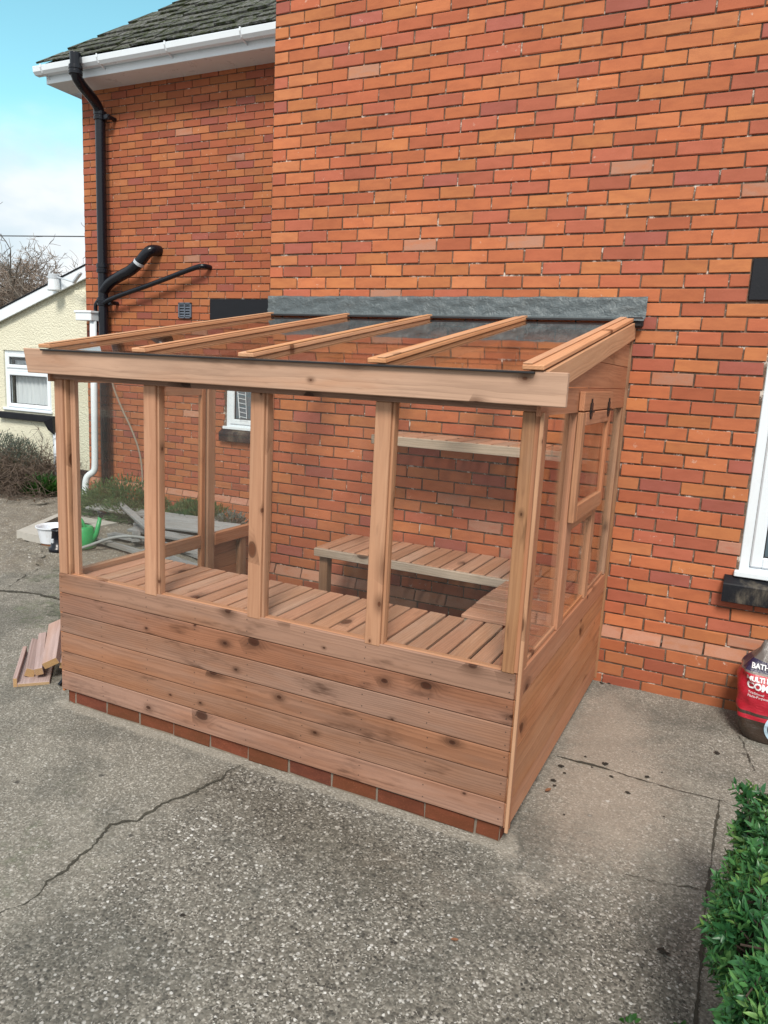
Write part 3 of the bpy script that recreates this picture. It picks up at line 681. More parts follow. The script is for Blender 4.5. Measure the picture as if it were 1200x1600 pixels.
# ------------------------------------------------------------------ pipes on the wing
pipe = thing('soil_pipe', 'black soil pipe with a branch rising up the recessed brick wall past the gutter', 'pipe', (-3.66, 1.98, gz(-3.66, 1.98)))
px, py = -3.665, 2.0
path = smoothpath([(-3.60, 1.62, 4.83), (-3.60, 1.62, 4.70), (-3.60, 1.625, 4.58), (-3.655, 1.95, 4.46), (px, py, 4.36), (px, py, 4.25)], 2)
mb = MB(); tube(mb, path + [Vector((px, py, 2.9)), Vector((px, py, 2.0)), Vector((px, py, .05))], .055, 20)
build(mb, 'pipe', M['bplast'], pipe, smooth=True)
for (a, b, c, h) in ((-3.60, 1.62, 4.62, .09), (px, py, 4.30, .09), (px, py, 2.70, .10), (px, py, 2.34, .09)):
    mb = MB(); lathe(mb, (a, b, c), [(.056, 0), (.068, .004), (.070, h * .35), (.064, h * .4), (.064, h * .55), (.070, h * .6), (.068, h), (.056, h + .004)], 24)
    build(mb, 'collar', M['bplast'], pipe, smooth=False)
for zz in (4.31, 2.36):
    mb = MB(); bar(mb, (px + .06, py - .02, zz - .01), (px + .14, py + .015, zz + .045), 0, .008, g=None); tube(mb, [(px + .12, py - .03, zz + .018), (px + .12, WY + .0, zz + .018)], .022, 10)
    build(mb, 'bracket', M['bplast'], pipe)
mb = MB(); tube(mb, smoothpath([(px, py, 2.50), (px + .10, py - .0, 2.60), (-3.33, 1.97, 2.68), (-3.20, 1.96, 2.72), (-3.08, 1.96, 2.80), (-2.97, 1.98, 2.92), (-2.93, 2.03, 2.94), (-2.93, 2.12, 2.94)], 2), .058, 18)
br = build(mb, 'branch_pipe', M['bplast'], pipe, smooth=True)
mb = MB(); tube(mb, [(-3.095, 1.96, 2.785), (-3.075, 1.96, 2.81)], .061, 18, 0); build(mb, 'ring', M['lgrey'], br)
mb = MB(); tube(mb, smoothpath([(px + .02, py - .03, 2.36), (px + .14, 1.97, 2.42), (-2.9, 1.98, 2.58), (-2.30, 1.99, 2.755), (-2.23, 2.02, 2.76), (-2.22, 2.12, 2.755)], 2), .026, 12)
build(mb, 'waste_pipe', M['bplast'], pipe, smooth=True)
mb = MB(); tube(mb, smoothpath([(px - .02, py - .05, 2.40), (px - .09, py - .03, 2.36), (px - .10, py - .02, 2.25), (px - .10, py - .02, 2.05)], 2), .022, 10); build(mb, 'overflow_pipe', M['bplast'], pipe, smooth=True)

dp = thing('downpipe', 'white plastic downpipe with a square hopper beside the black soil pipe', 'pipe', (-3.79, 1.95, gz(-3.79, 1.95)))
mb = MB(); bar(mb, (-3.98, 1.88, 2.17), (-3.735, 2.05, 2.275), 0, .006, g=None); bar(mb, (-3.995, 1.87, 2.255), (-3.725, 2.06, 2.28), 0, .004, g=None); build(mb, 'hopper', M['upvc'], dp)
mb = MB(); tube(mb, [(-3.775, 1.95, 2.2)] + smoothpath([(-3.785, 1.95, 1.0), (-3.79, 1.95, .52), (-3.795, 1.94, .43), (-3.865, 1.90, .38), (-3.885, 1.885, .30), (-3.885, 1.885, .08)], 2), .038, 16); build(mb, 'pipe', M['upvc'], dp, smooth=True)

vent = thing('air_vent', 'small grey louvred air vent set in the recessed brick wall', 'vent', (-2.556, WY, 2.31))
mb = MB(); a, b, c, d = -2.645, -2.467, 2.228, 2.395; y = WY - .02
for (p, q, s_, t_) in ((a, a + .018, c, d), (b - .018, b, c, d), (a, b, c, c + .014), (a, b, d - .014, d), ((a + b) / 2 - .008, (a + b) / 2 + .008, c, d)): bar(mb, (p, y, s_), (q, WY + .004, t_), 2, .002, g=None)
build(mb, 'frame', M['greyp'], vent)
mb = MB()
for i in range(5):
    zz = c + .03 + i * .029
    cbox(mb, ((a + b) / 2, WY - .008, zz), (X, Vector((0, .6, .8)), Vector((0, -.8, .6))), (b - a - .03, .022, .004), .001, g=None)
build(mb, 'louvre', M['greyp'], vent)
mb = MB(); bar(mb, (a + .01, WY - .002, c + .01), (b - .01, WY + .01, d - .01), 0, .001, g=None); build(mb, 'backing', M['dark'], vent)

mb = MB(); tube(mb, smoothpath([(-3.40, 1.86, 1.62), (-3.42, 1.87, 1.48), (-3.30, 1.9, 1.2), (-3.165, 1.9, 1.0), (-3.04, 1.9, .75), (-2.98, 1.88, .5), (-2.96, 1.85, .2)], 2), .011, 7)
props(build(mb, 'dry_vine', M['cane'], origin=(-2.96, 1.85, .2), smooth=True), 'thin bare vine stem hanging diagonally against the recessed brick wall', 'vine stem')
wo_ = thing('window_ornament', 'small white ladder shaped ornament hanging inside the recessed wall window', 'ornament', (-1.83, 2.075, 1.2))
mb = MB()
tube(mb, [(-1.83, 2.085, 1.48), (-1.80, 2.085, 1.20)], .005, 5); tube(mb, [(-1.73, 2.085, 1.48), (-1.71, 2.085, 1.20)], .003, 5)
build(mb, 'cord', M['upvc'], wo_)
mb = MB()
for i in range(6): tube(mb, [(-1.828 + .005 * i, 2.085, 1.46 - .048 * i), (-1.728 + .003 * i, 2.085, 1.45 - .048 * i)], .003, 5)
build(mb, 'rung', M['upvc'], wo_)

# ------------------------------------------------------------------ annex
AY = 2.32
ann = thing('rendered_annex', 'low cream rendered annex with a white verge board at the far left', 'outbuilding', (-5.6, AY, .09))
sl = .34
def az(x): return 2.80 + (x + 4.28) * sl
AW = (-5.80, -4.93, 1.03, 1.80)
mb = MB(); xs = [-8.2, AW[0], AW[1], -4.0]
def quad(a, b, c, d): mb.add([a, b, c, d], [(0, 1, 2, 3)])
quad((xs[0], AY, -.3), (xs[1], AY, -.3), (xs[1], AY, az(xs[1])), (xs[0], AY, az(xs[0])))
quad((xs[2], AY, -.3), (xs[3], AY, -.3), (xs[3], AY, az(xs[3])), (xs[2], AY, az(xs[2])))
quad((xs[1], AY, -.3), (xs[2], AY, -.3), (xs[2], AY, AW[2]), (xs[1], AY, AW[2]))
quad((xs[1], AY, AW[3]), (xs[2], AY, AW[3]), (xs[2], AY, az(xs[2])), (xs[1], AY, az(xs[1])))
for (p, q) in (((AW[0], AW[2]), (AW[0], AW[3])), ((AW[1], AW[3]), (AW[1], AW[2])), ((AW[0], AW[3]), (AW[1], AW[3])), ((AW[1], AW[2]), (AW[0], AW[2]))):
    quad((p[0], AY, p[1]), (q[0], AY, q[1]), (q[0], AY + .15, q[1]), (p[0], AY + .15, p[1]))
quad((-8.2, AY, -.3), (-8.2, AY, az(-8.2)), (-8.2, AY + 4, az(-8.2)), (-8.2, AY + 4, -.3)); quad((-8.2, AY + 4, -.3), (-4.0, AY + 4, -.3), (-4.0, AY + 4, az(-4)), (-8.2, AY + 4, az(-8.2)))
quad((-4.06, AY, -.3), (-4.06, AY + 4, -.3), (-4.06, AY + 4, az(-4)), (-4.06, AY, az(-4)))
bar(mb, (-4.44, AY - .035, .36), (-4.22, AY - .001, 2.55), 2, .006, g=None)
build(mb, 'wall', M['render'], ann)
mb = MB(); bar(mb, (-8.0, AY - .02, -.2), (-4.06, AY - .003, .36), 0, .004, g=None); bar(mb, (-4.45, AY - .05, -.2), (-4.21, AY - .021, .36), 2, .004, g=None); build(mb, 'plinth', M['black'], ann)
dirv = Vector((1, 0, sl)).normalized(); upv = Vector((-sl, 0, 1)).normalized()
mb = MB(); L = 4.5; c0 = Vector((-8.35, AY - .06, az(-8.35))); cbox(mb, c0 + dirv * L / 2 - upv * .065, (dirv, upv, Vector((0, -1, 0))), (L, .135, .022), .002, g=None); build(mb, 'verge_board', M['upvc'], ann)
mb = MB(); cbox(mb, c0 + dirv * L / 2 + upv * .012 + Y * 2.125, (dirv, Y, upv), (L + .05, 4.3, .014), .004, g=None); build(mb, 'roof', M['black'], ann)
window(ann, AW[0] + .0, AW[1], AW[2], AW[3], AY + .02, fw=.035, sw=.05, mull=1.55, curtain=True)
mb = MB(); bar(mb, (AW[0] - .08, AY - .07, .915), (AW[1] + .09, AY + .001, 1.0), 0, .008, g=None); build(mb, 'sill', M['black'], ann)
mb = MB(); bar(mb, (AW[0] + .01, AY + .145, AW[2]), (AW[1] - .01, AY + .16, AW[3]), 0, .001, g=None); build(mb, 'dark_room', M['dark'], ann)
fit = thing('wall_fitting', 'white cylindrical fitting with a grey cap and thin side arm on the annex verge board', 'wall fitting', (-4.70, AY - .10, 2.6))
fx_ = -4.66
mb = MB(); lathe(mb, (fx_, AY - .14, 2.53), [(0, 0), (.075, 0), (.072, .02), (.062, .14), (.062, .141)], 18); build(mb, 'body', M['upvc'], fit, smooth=True)
mb = MB(); lathe(mb, (fx_, AY - .14, 2.671), [(.066, 0), (.066, .05), (.06, .055), (0, .055)], 18); bar(mb, (fx_ - .02, AY - .1, 2.56), (fx_ + .02, AY - .07, 2.66), 2, .004, g=None); build(mb, 'cap', M['lgrey'], fit, smooth=False)
mb = MB(); tube(mb, [(fx_ + .06, AY - .14, 2.69), (fx_ + .22, AY - .18, 2.66), (fx_ + .42, AY - .22, 2.62)], [.010, .008, .010], 8)
cbox(mb, (fx_ + .50, AY - .24, 2.665), (Vector((.8, -.15, .55)).normalized(), Vector((0, 1, .2)).normalized(), Vector((.8, -.15, .55)).normalized().cross(Vector((0, 1, .2)).normalized())), (.19, .05, .028), .008, g=None)
build(mb, 'arm', M['lgrey'], fit)
hop = thing('rainwater_hopper', 'small black hopper on a grey pipe beside the annex window', 'pipe', (-4.80, AY - .06, .1))
mb = MB(); mb.add([(-4.93, AY - .13, .93), (-4.77, AY - .13, .99), (-4.77, AY - .01, .99), (-4.93, AY - .01, .93), (-4.88, AY - .11, .83), (-4.78, AY - .11, .78), (-4.78, AY - .01, .78), (-4.88, AY - .01, .83)], [(3, 2, 1, 0), (4, 5, 6, 7), (0, 1, 5, 4), (1, 2, 6, 5), (2, 3, 7, 6), (3, 0, 4, 7)]); build(mb, 'hopper', M['bplast'], hop)
mb = MB(); tube(mb, [(-4.80, AY - .06, .80), (-4.80, AY - .06, .09)], .033, 12); build(mb, 'pipe', M['lgrey'], hop, smooth=True)

# ------------------------------------------------------------------ the lean-to greenhouse
gh = thing('lean_to_greenhouse', 'timber lean-to greenhouse with glazed roof and boarded base built against the brick house wall', 'greenhouse', (1.22, -.9, -.06))
FY, GX, ZT, ZC = -1.83, 2.46, .655, .012
SL = .1684
def rz(y): return 1.787 + SL * (y + 1.9)
sv = Vector((0, 1, SL)).normalized(); nv = Vector((0, -SL, 1)).normalized()
mb = MB(); br_rows = [(-.065, ZC - .004, 0, 0), (-.14, -.065, 1, 0)]
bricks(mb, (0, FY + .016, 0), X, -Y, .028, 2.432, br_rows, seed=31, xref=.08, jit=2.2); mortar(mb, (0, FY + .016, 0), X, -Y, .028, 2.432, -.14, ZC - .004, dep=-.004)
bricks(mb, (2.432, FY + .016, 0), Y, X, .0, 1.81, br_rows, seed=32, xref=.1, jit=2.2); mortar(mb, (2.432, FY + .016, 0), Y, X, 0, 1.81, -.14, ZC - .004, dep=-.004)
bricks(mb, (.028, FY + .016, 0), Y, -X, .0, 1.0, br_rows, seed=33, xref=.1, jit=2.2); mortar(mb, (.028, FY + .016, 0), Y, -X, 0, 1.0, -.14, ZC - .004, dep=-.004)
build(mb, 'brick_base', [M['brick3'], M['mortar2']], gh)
# front panel: six boards
mb = MB(); n = 6; bh = (ZT - ZC) / n
for i in range(n):
    z0 = ZC + i * bh; til = .0025
    c = Vector((1.2225, FY + .008, z0 + bh / 2)); wv = Vector((0, til / bh, 1)).normalized()
    cbox(mb, c, (X, wv, X.cross(wv)), (2.445 + R.uniform(-.003, .003), bh - .0035, .016), .0035)
bar(mb, (.01, FY + .0165, ZC + .004), (2.435, FY + .022, ZT - .004), 0, .001, 1, None)
for sx in (.02, .30, .60, .90, 1.2, 1.5, 1.8, 2.1, 2.425):
    for i in range(n):
        for dz in (.03, .08):
            mb_x = sx + R.uniform(-.004, .004); zz = ZC + i * bh + dz + R.uniform(-.004, .004)
            yy = FY - .0012 + (zz - ZC - i * bh - bh / 2) * til / bh; r_ = .0026
            mb.add([(mb_x + r_ * math.cos(k * 1.047), yy, zz + r_ * math.sin(k * 1.047)) for k in range(6)], [(0, 1, 2, 3, 4, 5)], 1)
build(mb, 'front_panel', [M['clad'], M['rubber']], gh)
mb = MB()
for i in range(6):
    z0 = .006 + i * .1083; til = .003; wv = Vector((-til / .108, 0, 1)).normalized()
    cbox(mb, (GX - .008, -.925, z0 + .054), (Y, wv, Y.cross(wv)), (1.80, .1065, .016), .003)
bar(mb, (GX - .026, -1.80, .0), (GX - .0165, -.03, .63), 1, .001, 1, None)
build(mb, 'side_panel', [M['side'], M['rubber']], gh)
for (a, b, zt_) in ((-1.83, -1.20, .60), (-.64, -.03, .60)):            # left boarding: front end and end by the wall
    mb = MB()
    for i in range(6): z0 = .0 + i * .1; bar(mb, (.0, a + .002, z0), (.016, b, z0 + .098), 1, .003)
    build(mb, 'side_panel', M['side'], gh)
mb = MB(); bar(mb, (GX - .004, FY - .014, -.0), (GX + .0095, FY - .002, 1.645), 2, .002); build(mb, 'corner_trim', M['post'], gh)
mb = MB(); bar(mb, (GX + .0005, FY + .0, .0), (GX + .006, FY + .035, 1.645), 2, .002); build(mb, 'corner_trim', M['side'], gh)
mb = MB(); bar(mb, (GX - .010, -.028, .0), (GX + .012, -.003, 2.0), 2, .002); build(mb, 'corner_trim', M['darkpost'], gh)
def part(name, mat, lo, hi, along, ch=.002, parent=gh):
    mb = MB(); bar(mb, lo, hi, along, ch); return build(mb, name, mat, parent)
# front posts: face plus the rebate that holds the glass
for k, (a, b) in enumerate(((.008, .062), (.590, .662), (1.196, 1.266), (1.795, 1.864), (2.388, 2.437))):
    mb = MB(); bar(mb, (a, FY - .002, ZT - .012 if 0 < k < 4 else ZT - .002), (b, FY + .042, 1.645), 2, .003)
    if k < 4: bar(mb, (b + .0005, FY + .010, ZT - .004), (b + .012, FY + .05, 1.645), 2, .002)
    if k == 0: bar(mb, (b + .019, FY + .03, ZT - .004), (b + .052, FY + .055, 1.645), 2, .002)
    build(mb, 'post', M['darkpost'] if k == 4 else M['post'], gh)
part('sill', M['post'], (.07, FY + .017, .62), (2.38, FY + .06, ZT - .003), 0)
part('head_rail', M['clad'], (.0, FY - .016, 1.6455), (2.452, FY + .05, 1.755), 0)
mb = MB(); cbox(mb, (1.232, -1.887, 1.7275), (X, Z, -Y), (2.642, .118, .028), .003)
for i, p in enumerate(mb.v):
    if p[0] < -.05: mb.v[i] = (p[0] - .028 * (1.79 - p[2]) / .118 * -1 - .03, p[1], p[2])
build(mb, 'fascia', M['fascia'], gh)
# right hand side framing
for (a, b, mt) in ((FY + .001, -1.727, 'side'), (-1.235, -1.125, 'side'), (-.645, -.562, 'side'), (-.075, -.029, 'darkpost')):
    mb = MB(); bar(mb, (GX - .055, a, .6565), (GX - .002, b, 1.64), 2, .003)
    build(mb, 'post', M[mt], gh)
for (a, b) in ((-1.727, -1.235), (-1.125, -.645), (-.562, -.075)):
    part('sill', M['side'], (GX - .06, a + .001, .6565), (GX - .012, b - .001, .675), 1)
part('transom', M['side'], (GX - .05, -1.124, 1.10), (GX - .004, -.646, 1.16), 1)
part('head_rail', M['side'], (GX - .055, -1.82, 1.641), (GX - .018, -.01, 1.70), 1)
mb = MB()                                                              # gable boards following the roof slope
def gable(x0, x1, mb):
    for (za, zb) in ((1.632, 1.733), (1.736, 1.853), (1.856, 1.975), (1.978, 2.1)):
        top = lambda y: rz(y) - .05
        ya = max(-1.86, (za + .05 - 1.787) / SL - 1.9); yb = -.012
        if ya > yb: continue
        yt = min(yb, max(-1.86, (zb + .05 - 1.787) / SL - 1.9)); poly = [(ya, za), (yb, za), (yb, min(zb, top(yb)))]
        if zb < top(yb): poly.append((yt, zb))
        if ya <= -1.86: poly.append((-1.86, min(zb, top(-1.86))))
        n = len(poly); of = R.random() * 50; w0 = R.uniform(-.05, .05)
        vs = [(x0, p, q) for p, q in poly] + [(x1, p, q) for p, q in poly]
        mb.add(vs, [tuple(range(n - 1, -1, -1)), tuple(range(n, 2 * n))] + [(i, (i + 1) % n, (i + 1) % n + n, i + n) for i in range(n)], 0, [(p[1] + of, p[2] - za - .06 + w0, p[0] - x0 + .05) for p in vs])
gable(GX - .016, GX, mb); build(mb, 'gable_boards', M['side'], gh)
mb = MB(); gable(.0, .016, mb); build(mb, 'gable_boards', M['side'], gh)
# rafters, glass, cappings
CX = (.0385, .6365, 1.2225, 1.8285, 2.4325)
for k, x in enumerate(CX):
    mb = MB(); yc = (-1.868 - .004) / 2; Lr = (1.868 - .004) / sv.y
    if k == 4: cbox(mb, Vector((GX + .010, yc, rz(yc))) - nv * .048, (sv, nv, -X), (Lr, .092, .019), .002); cbox(mb, Vector((x - .005, yc, rz(yc))) - nv * .04, (sv, nv, -X), (Lr, .07, .04), .002)
    else: cbox(mb, Vector((x, yc, rz(yc))) - nv * .038, (sv, nv, -X), (Lr, .07, .042), .002)
    build(mb, 'rafter', M['cap'] if k == 4 else M['post'], gh)
for k in range(4):
    mb = MB(); a, b = CX[k] + .004, CX[k + 1] - .004; yc = (-1.912 - .012) / 2
    cbox(mb, Vector(((a + b) / 2, yc, rz(yc))) + nv * .0015, (sv, X, -nv), ((1.912 - .012) / sv.y, b - a, .004), .0004, g=None)
    build(mb, 'roof_pane', M['glass'], gh)
for x in CX:
    mb = MB(); yc = (-1.908 - .040) / 2; Lc = (1.908 - .04) / sv.y
    cbox(mb, Vector((x, yc, rz(yc))) + nv * .0135, (sv, X, -nv), (Lc, .077, .018), .003)
    cbox(mb, Vector((x + (.02 if x < 2 else -.02), yc, rz(yc))) + nv * .0265, (sv, X, -nv), (Lc - .004, .034, .004), .0015)
    build(mb, 'glazing_cap', M['cap'], gh)
mb = MB(); bar(mb, (.02, -1.918, rz(-1.9) - .0095), (2.44, -1.896, rz(-1.9) - .0015), 0, .002, g=None); build(mb, 'glazing_seal', M['rubber'], gh)
# side and front glass
for (a, b) in ((.08, .575), (.684, 1.178), (1.282, 1.778), (1.878, 2.37)):
    part('pane', M['glass'], (a, FY + .031, ZT - .002), (b, FY + .035, 1.645), 0, .0005)
for (a, b) in ((-1.729, -1.233), (-1.127, -.643), (-.564, -.073)):
    part('pane', M['sideglass'], (GX - .022, a, .676), (GX - .018, b, 1.64), 1, .0005)
# opening vent
vy0, vy1 = -1.245, -.575
mb = MB(); vx0, vx1 = GX + .001, GX + .026
bar(mb, (vx0, vy0, 1.152), (vx1, vy0 + .058, 1.632), 2, .003); bar(mb, (vx0, vy1 - .058, 1.152), (vx1, vy1, 1.632), 2, .003)
bar(mb, (vx0 + .001, vy0 + .0585, 1.150), (vx1 + .001, vy1 - .0585, 1.225), 1, .003); bar(mb, (vx0 + .001, vy0 + .0585, 1.575), (vx1 + .001, vy1 - .0585, 1.632), 1, .003)
vsash = build(mb, 'vent_window', M['side'], gh)
part('pane', M['glass'], (GX + .012, vy0 + .057, 1.22), (GX + .016, vy1 - .057, 1.58), 1, .0005, vsash)
for yy in (-1.10, -.67):
    mb = MB()
    for (a, b) in ((1.612, 1.630), (1.638, 1.672)): bar(mb, (GX + .0275, yy - .024, a), (GX + .032, yy + .024, b), 2, .001, g=None)
    tube(mb, [(GX + .033, yy - .026, 1.634), (GX + .033, yy + .026, 1.634)], .007, 8); bar(mb, (GX + .0276, yy - .009, 1.600), (GX + .0319, yy + .009, 1.69), 2, .001, g=None)
    build(mb, 'hinge', M['iron'], vsash)
part('vent_board', M['side'], (GX + .002, vy0 - .002, 1.637), (GX + .026, vy1 + .002, 1.72), 1, .003)
# left side framing and door
part('post', M['post'], (.018, -.06, .12), (.068, -.004, 1.98), 2); part('post', M['post'], (.018, -.712, -.03), (.058, -.640, 1.75), 2, .003)
part('post', M['post'], (.018, -1.205, -.03), (.06, -1.165, 1.70), 2)
part('sill', M['post'], (.018, -1.775, .588), (.06, -1.207, .660), 1); part('sill', M['side'], (.018, -.638, .585), (.062, -.062, .665), 1, .003)
part('post', M['darkpost'], (.019, -.355, .02), (.055, -.29, .584), 2); part('head_rail', M['post'], (.018, -1.775, 1.63), (.06, -.06, 1.69), 1)
mb = MB(); bar(mb, (.02, -1.162, -.02), (.052, -1.105, 1.62), 2, .003); bar(mb, (.02, -.765, -.02), (.052, -.728, 1.62), 2, .003)
bar(mb, (.021, -1.104, .590), (.051, -.766, .672), 1, .003); bar(mb, (.021, -1.104, 1.56), (.051, -.766, 1.62), 1, .003); bar(mb, (.021, -1.104, -.02), (.051, -.766, .10), 1, .003)
door = build(mb, 'door', M['side'], gh)
part('pane', M['glass'], (.034, -1.106, .67), (.038, -.764, 1.562), 1, .0005, door); part('pane', M['glass'], (.034, -1.106, .098), (.038, -.764, .592), 1, .0005, door)
mb = MB(); bar(mb, (.0535, -1.135, .76), (.070, -1.115, .84), 2, .003, g=None); build(mb, 'handle', M['iron'], door)
part('pane', M['glass'], (.034, -1.76, .655), (.038, -1.206, 1.632), 1, .0005); part('pane', M['glass'], (.034, -.638, .66), (.038, -.058, 1.66), 1, .0005)
# lead flashing
mb = MB(); nx, prof = 260, [(-.002, 2.240), (-.007, 2.238), (-.008, 2.222), (-.008, 2.205), (-.009, 2.185), (-.009, 2.165), (-.011, 2.148), (-.014, 2.135), (-.022, 2.1265), (-.040, 2.1205), (-.075, 2.114), (-.077, 2.106)]
vs = []; rr = random.Random(4); tear = [0] * (nx + 1)
for i in range(nx + 1):
    x = .004 + 2.522 * i / nx
    e = .0016 * math.sin(i * .13) + .0012 * math.sin(i * .51 + 1)
    for j, (y, z) in enumerate(prof):
        w = -(abs(math.sin(i * .21 + 2 * math.sin(j * .9)) * math.sin(i * .083 + j * .7)) * .008 + abs(math.sin(i * .047 + 1.3 * j)) * .004 + rr.uniform(0, .0012)) if 0 < j < 8 else 0
        vs.append((x, y + w, z + (e if j < 2 else 0) + rr.uniform(-.0006, .0006) - (.0 if j < 6 else 0)))
n = len(prof); mb.add(vs, [(i * n + j, i * n + j + 1, (i + 1) * n + j + 1, (i + 1) * n + j) for i in range(nx) for j in range(n - 1)])
fl = build(mb, 'flashing', M['lead'], gh, smooth=True)
mb = MB(); bar(mb, (GX - .03, -.062, 2.07), (GX + .06, -.013, 2.128), 0, .012, g=None); build(mb, 'flashing_end', M['rubber'], fl)
mb = MB(); bar(mb, (.02, -.083, 2.1025), (2.42, -.0785, 2.114), 0, .002, g=None); build(mb, 'flashing_edge', M['rubber'], fl)

# ------------------------------------------------------------------ staging inside
def bench(name, label, cat, x0, x1, y0, y1, zt, along, w=.081, gap=.012, rails=(), legs=(), rail_mat='oldwood'):
    t = thing(name, label, cat, ((x0 + x1) / 2, (y0 + y1) / 2, gz((x0 + x1) / 2, (y0 + y1) / 2) if legs else zt - .07), 'slatted staging inside the greenhouse')
    mb = MB()
    if along == 1:
        x = x0
        while x < x1 - .02: bar(mb, (x, y0 + R.uniform(-.004, .004), zt - .018 + R.uniform(-.001, .001)), (min(x + w, x1), y1, zt + R.uniform(-.0015, .0015)), 1, .003); x += w + gap + R.uniform(-.001, .002)
    else:
        y = y0
        while y < y1 - .02: bar(mb, (x0 + R.uniform(-.004, .004), y, zt - .018), (x1, min(y + w, y1), zt + R.uniform(-.0015, .0015)), 0, .003); y += w + gap + R.uniform(-.001, .002)
    build(mb, 'slats', M['slat'], t)
    for (lo, hi, al) in rails: part('rail', M[rail_mat], lo, hi, al, .003, t)
    for (x, y) in legs:
        part('leg', M['darkpost'], (x - .03, y - .03, gz(x, y) - .01), (x + .03, y + .03, zt - .0195), 2, .003, t)
    return t
bench('potting_bench', 'long slatted potting bench behind the front boards of the greenhouse', 'bench', .075, 2.395, -1.765, -1.245, .635, 1,
      rails=(((.08, -1.29, .555), (2.39, -1.25, .616), 0), ((.08, -1.75, .555), (2.39, -1.71, .616), 0)), legs=((.4, -1.30), (1.3, -1.30), (2.2, -1.30)))
bench('potting_bench', 'slatted bench against the house wall with a pale front rail and a damp dark leg', 'bench', .755, 2.40, -.50, -.03, .655, 1,
      rails=(((.75, -.528, .600), (2.02, -.5015, .650), 0), ((.76, -.07, .58), (2.39, -.035, .636), 0)), legs=((.80, -.46),))
bench('potting_bench', 'slatted side bench with lengthwise boards along the right glass of the greenhouse', 'bench', 2.0, 2.398, -1.236, -.505, .648, 0, w=.062,
      rails=(((2.01, -1.23, .57), (2.04, -.53, .629), 1),), legs=((2.06, -1.19),))
sh = bench('wall_shelf', 'slatted wall shelf with a pale front rail high on the wall inside the greenhouse', 'shelf', 1.07, 2.36, -.36, -.03, 1.385, 1,
      rails=(((1.045, -.385, 1.325), (2.38, -.3615, 1.381), 0), ((1.03, -.06, 1.31), (2.36, -.03, 1.366), 0)))


# ------------------------------------------------------------------ compost bag against the wall
bag = thing('compost_bag', 'red and brown plastic compost bag standing against the house wall at the right edge', 'bag', (3.50, -.24, -.03))
bx, by, bz0, bh_ = 3.545, -.235, -.028, .50
def bagpt(a, t):
    """a angle, t 0..1 height"""
    w = .298 * (1 - .05 * (2 * t - 1) ** 2) * (1 - .34 * max(0, t - .70) / .30) * (.93 + .07 * min(1, t / .1))
    d = .155 * (1 - .75 * max(0, (t - .55) / .45) ** 1.3) * (.82 + .18 * min(1, t / .15))
    ca, sa = math.cos(a), math.sin(a); e = .46
    x = math.copysign(abs(ca) ** e, ca) * w; y = math.copysign(abs(sa) ** e, sa) * d
    wr = .005 * math.sin(5 * a + 9 * t) + .003 * math.sin(23 * t + 3 * math.sin(3 * a)) + .0015 * math.sin(13 * a - 31 * t) + .003 * math.sin(37 * t * (1 + .3 * math.cos(a)))
    s_ = 1 + wr / .2
    return (bx + x * s_ - .02 * t, by + y * s_ + .06 * t, bz0 + bh_ * t * (1 + .05 * math.sin(a * 2 + 1) * t) + (.02 * ca * t))
mb = MB(); na, ntt = 96, 60; vs = [bagpt(2 * math.pi * i / na, j / ntt) for j in range(ntt + 1) for i in range(na)]
gg = [(2 * math.pi * i / na, j / ntt, 0) for j in range(ntt + 1) for i in range(na)]
fs = [(j * na + i, j * na + (i + 1) % na, (j + 1) * na + (i + 1) % na, (j + 1) * na + i) for j in range(ntt) for i in range(na)]
fs += [tuple(range(na))[::-1], tuple(ntt * na + i for i in range(na))]
mb.add(vs, fs, 0, gg)
def bagmat():
    s = NT('printed_polythene'); g = s.sep(s.attr('gco')); p = s.geo(); n = s.noise(p, 40, 4, .6, 1.5)
    t = s.M('ADD', g[1], s.M('MULTIPLY', s.M('SUBTRACT', s.noise(p, 6, 2), .5), .02))
    red, brn = (.42, .012, .030), (.045, .030, .022)
    col = s.ramp(t, [(0, brn), (.235, red), (.28, brn), (.31, red), (.700, (.15, .125, .11)), (.722, (.020, .014, .05)), (.828, (.12, .10, .09))], const=True)
    s.bsdf(col, .32, s.M('ADD', n, s.noise(s.V('MULTIPLY', p, (1, 1, 3)), 18, 3, .5, 2)), .28, .012, spec=.6); return s.m
build(mb, 'bag_body', bagmat(), bag, smooth=True)
def bagsurf(xw, zw):
    """front surface (towards -y) at world x, z"""
    t = (zw - bz0) / bh_; best = None
    for k in range(0, 61):
        a = math.pi + math.pi * k / 60; q = bagpt(a, t); d = abs(q[0] - xw)
        if best is None or d < best[0]: best = (d, q)
    return best[1][1]
WHITE = plain('white_print', (.78, .78, .80), .35, .03)
def text(word, x, z, size, mat, parent, name='lettering', bold=.0):
    c = bpy.data.curves.new('t', 'FONT'); c.body = word; c.size = size; c.offset = bold
    o = bpy.data.objects.new('t', c); COL.objects.link(o); bpy.context.view_layer.update()
    me = bpy.data.meshes.new_from_object(o.evaluated_get(bpy.context.evaluated_depsgraph_get())); bpy.data.objects.remove(o)
    vs = [v.co.copy() for v in me.vertices]; fs = [tuple(p.vertices) for p in me.polygons]; bpy.data.meshes.remove(me)
    mb = MB(); W3 = [(x + v.x, bagsurf(x + v.x, z + v.y) - .004, z + v.y) for v in vs]
    mb.add(W3, fs); return build(mb, name, mat, parent)
text('BATH', 3.283, .345, .033, WHITE, bag, bold=.0008)
text('MULTI PURPOSE', 3.268, .288, .030, WHITE, bag, bold=.0012)
text('COMPOST', 3.274, .250, .044, WHITE, bag, bold=.002)
text('Multi-Purpose Compost', 3.282, .206, .017, WHITE, bag); text('Traditional', 3.282, .223, .017, WHITE, bag)
mb = MB(); vs = []; 
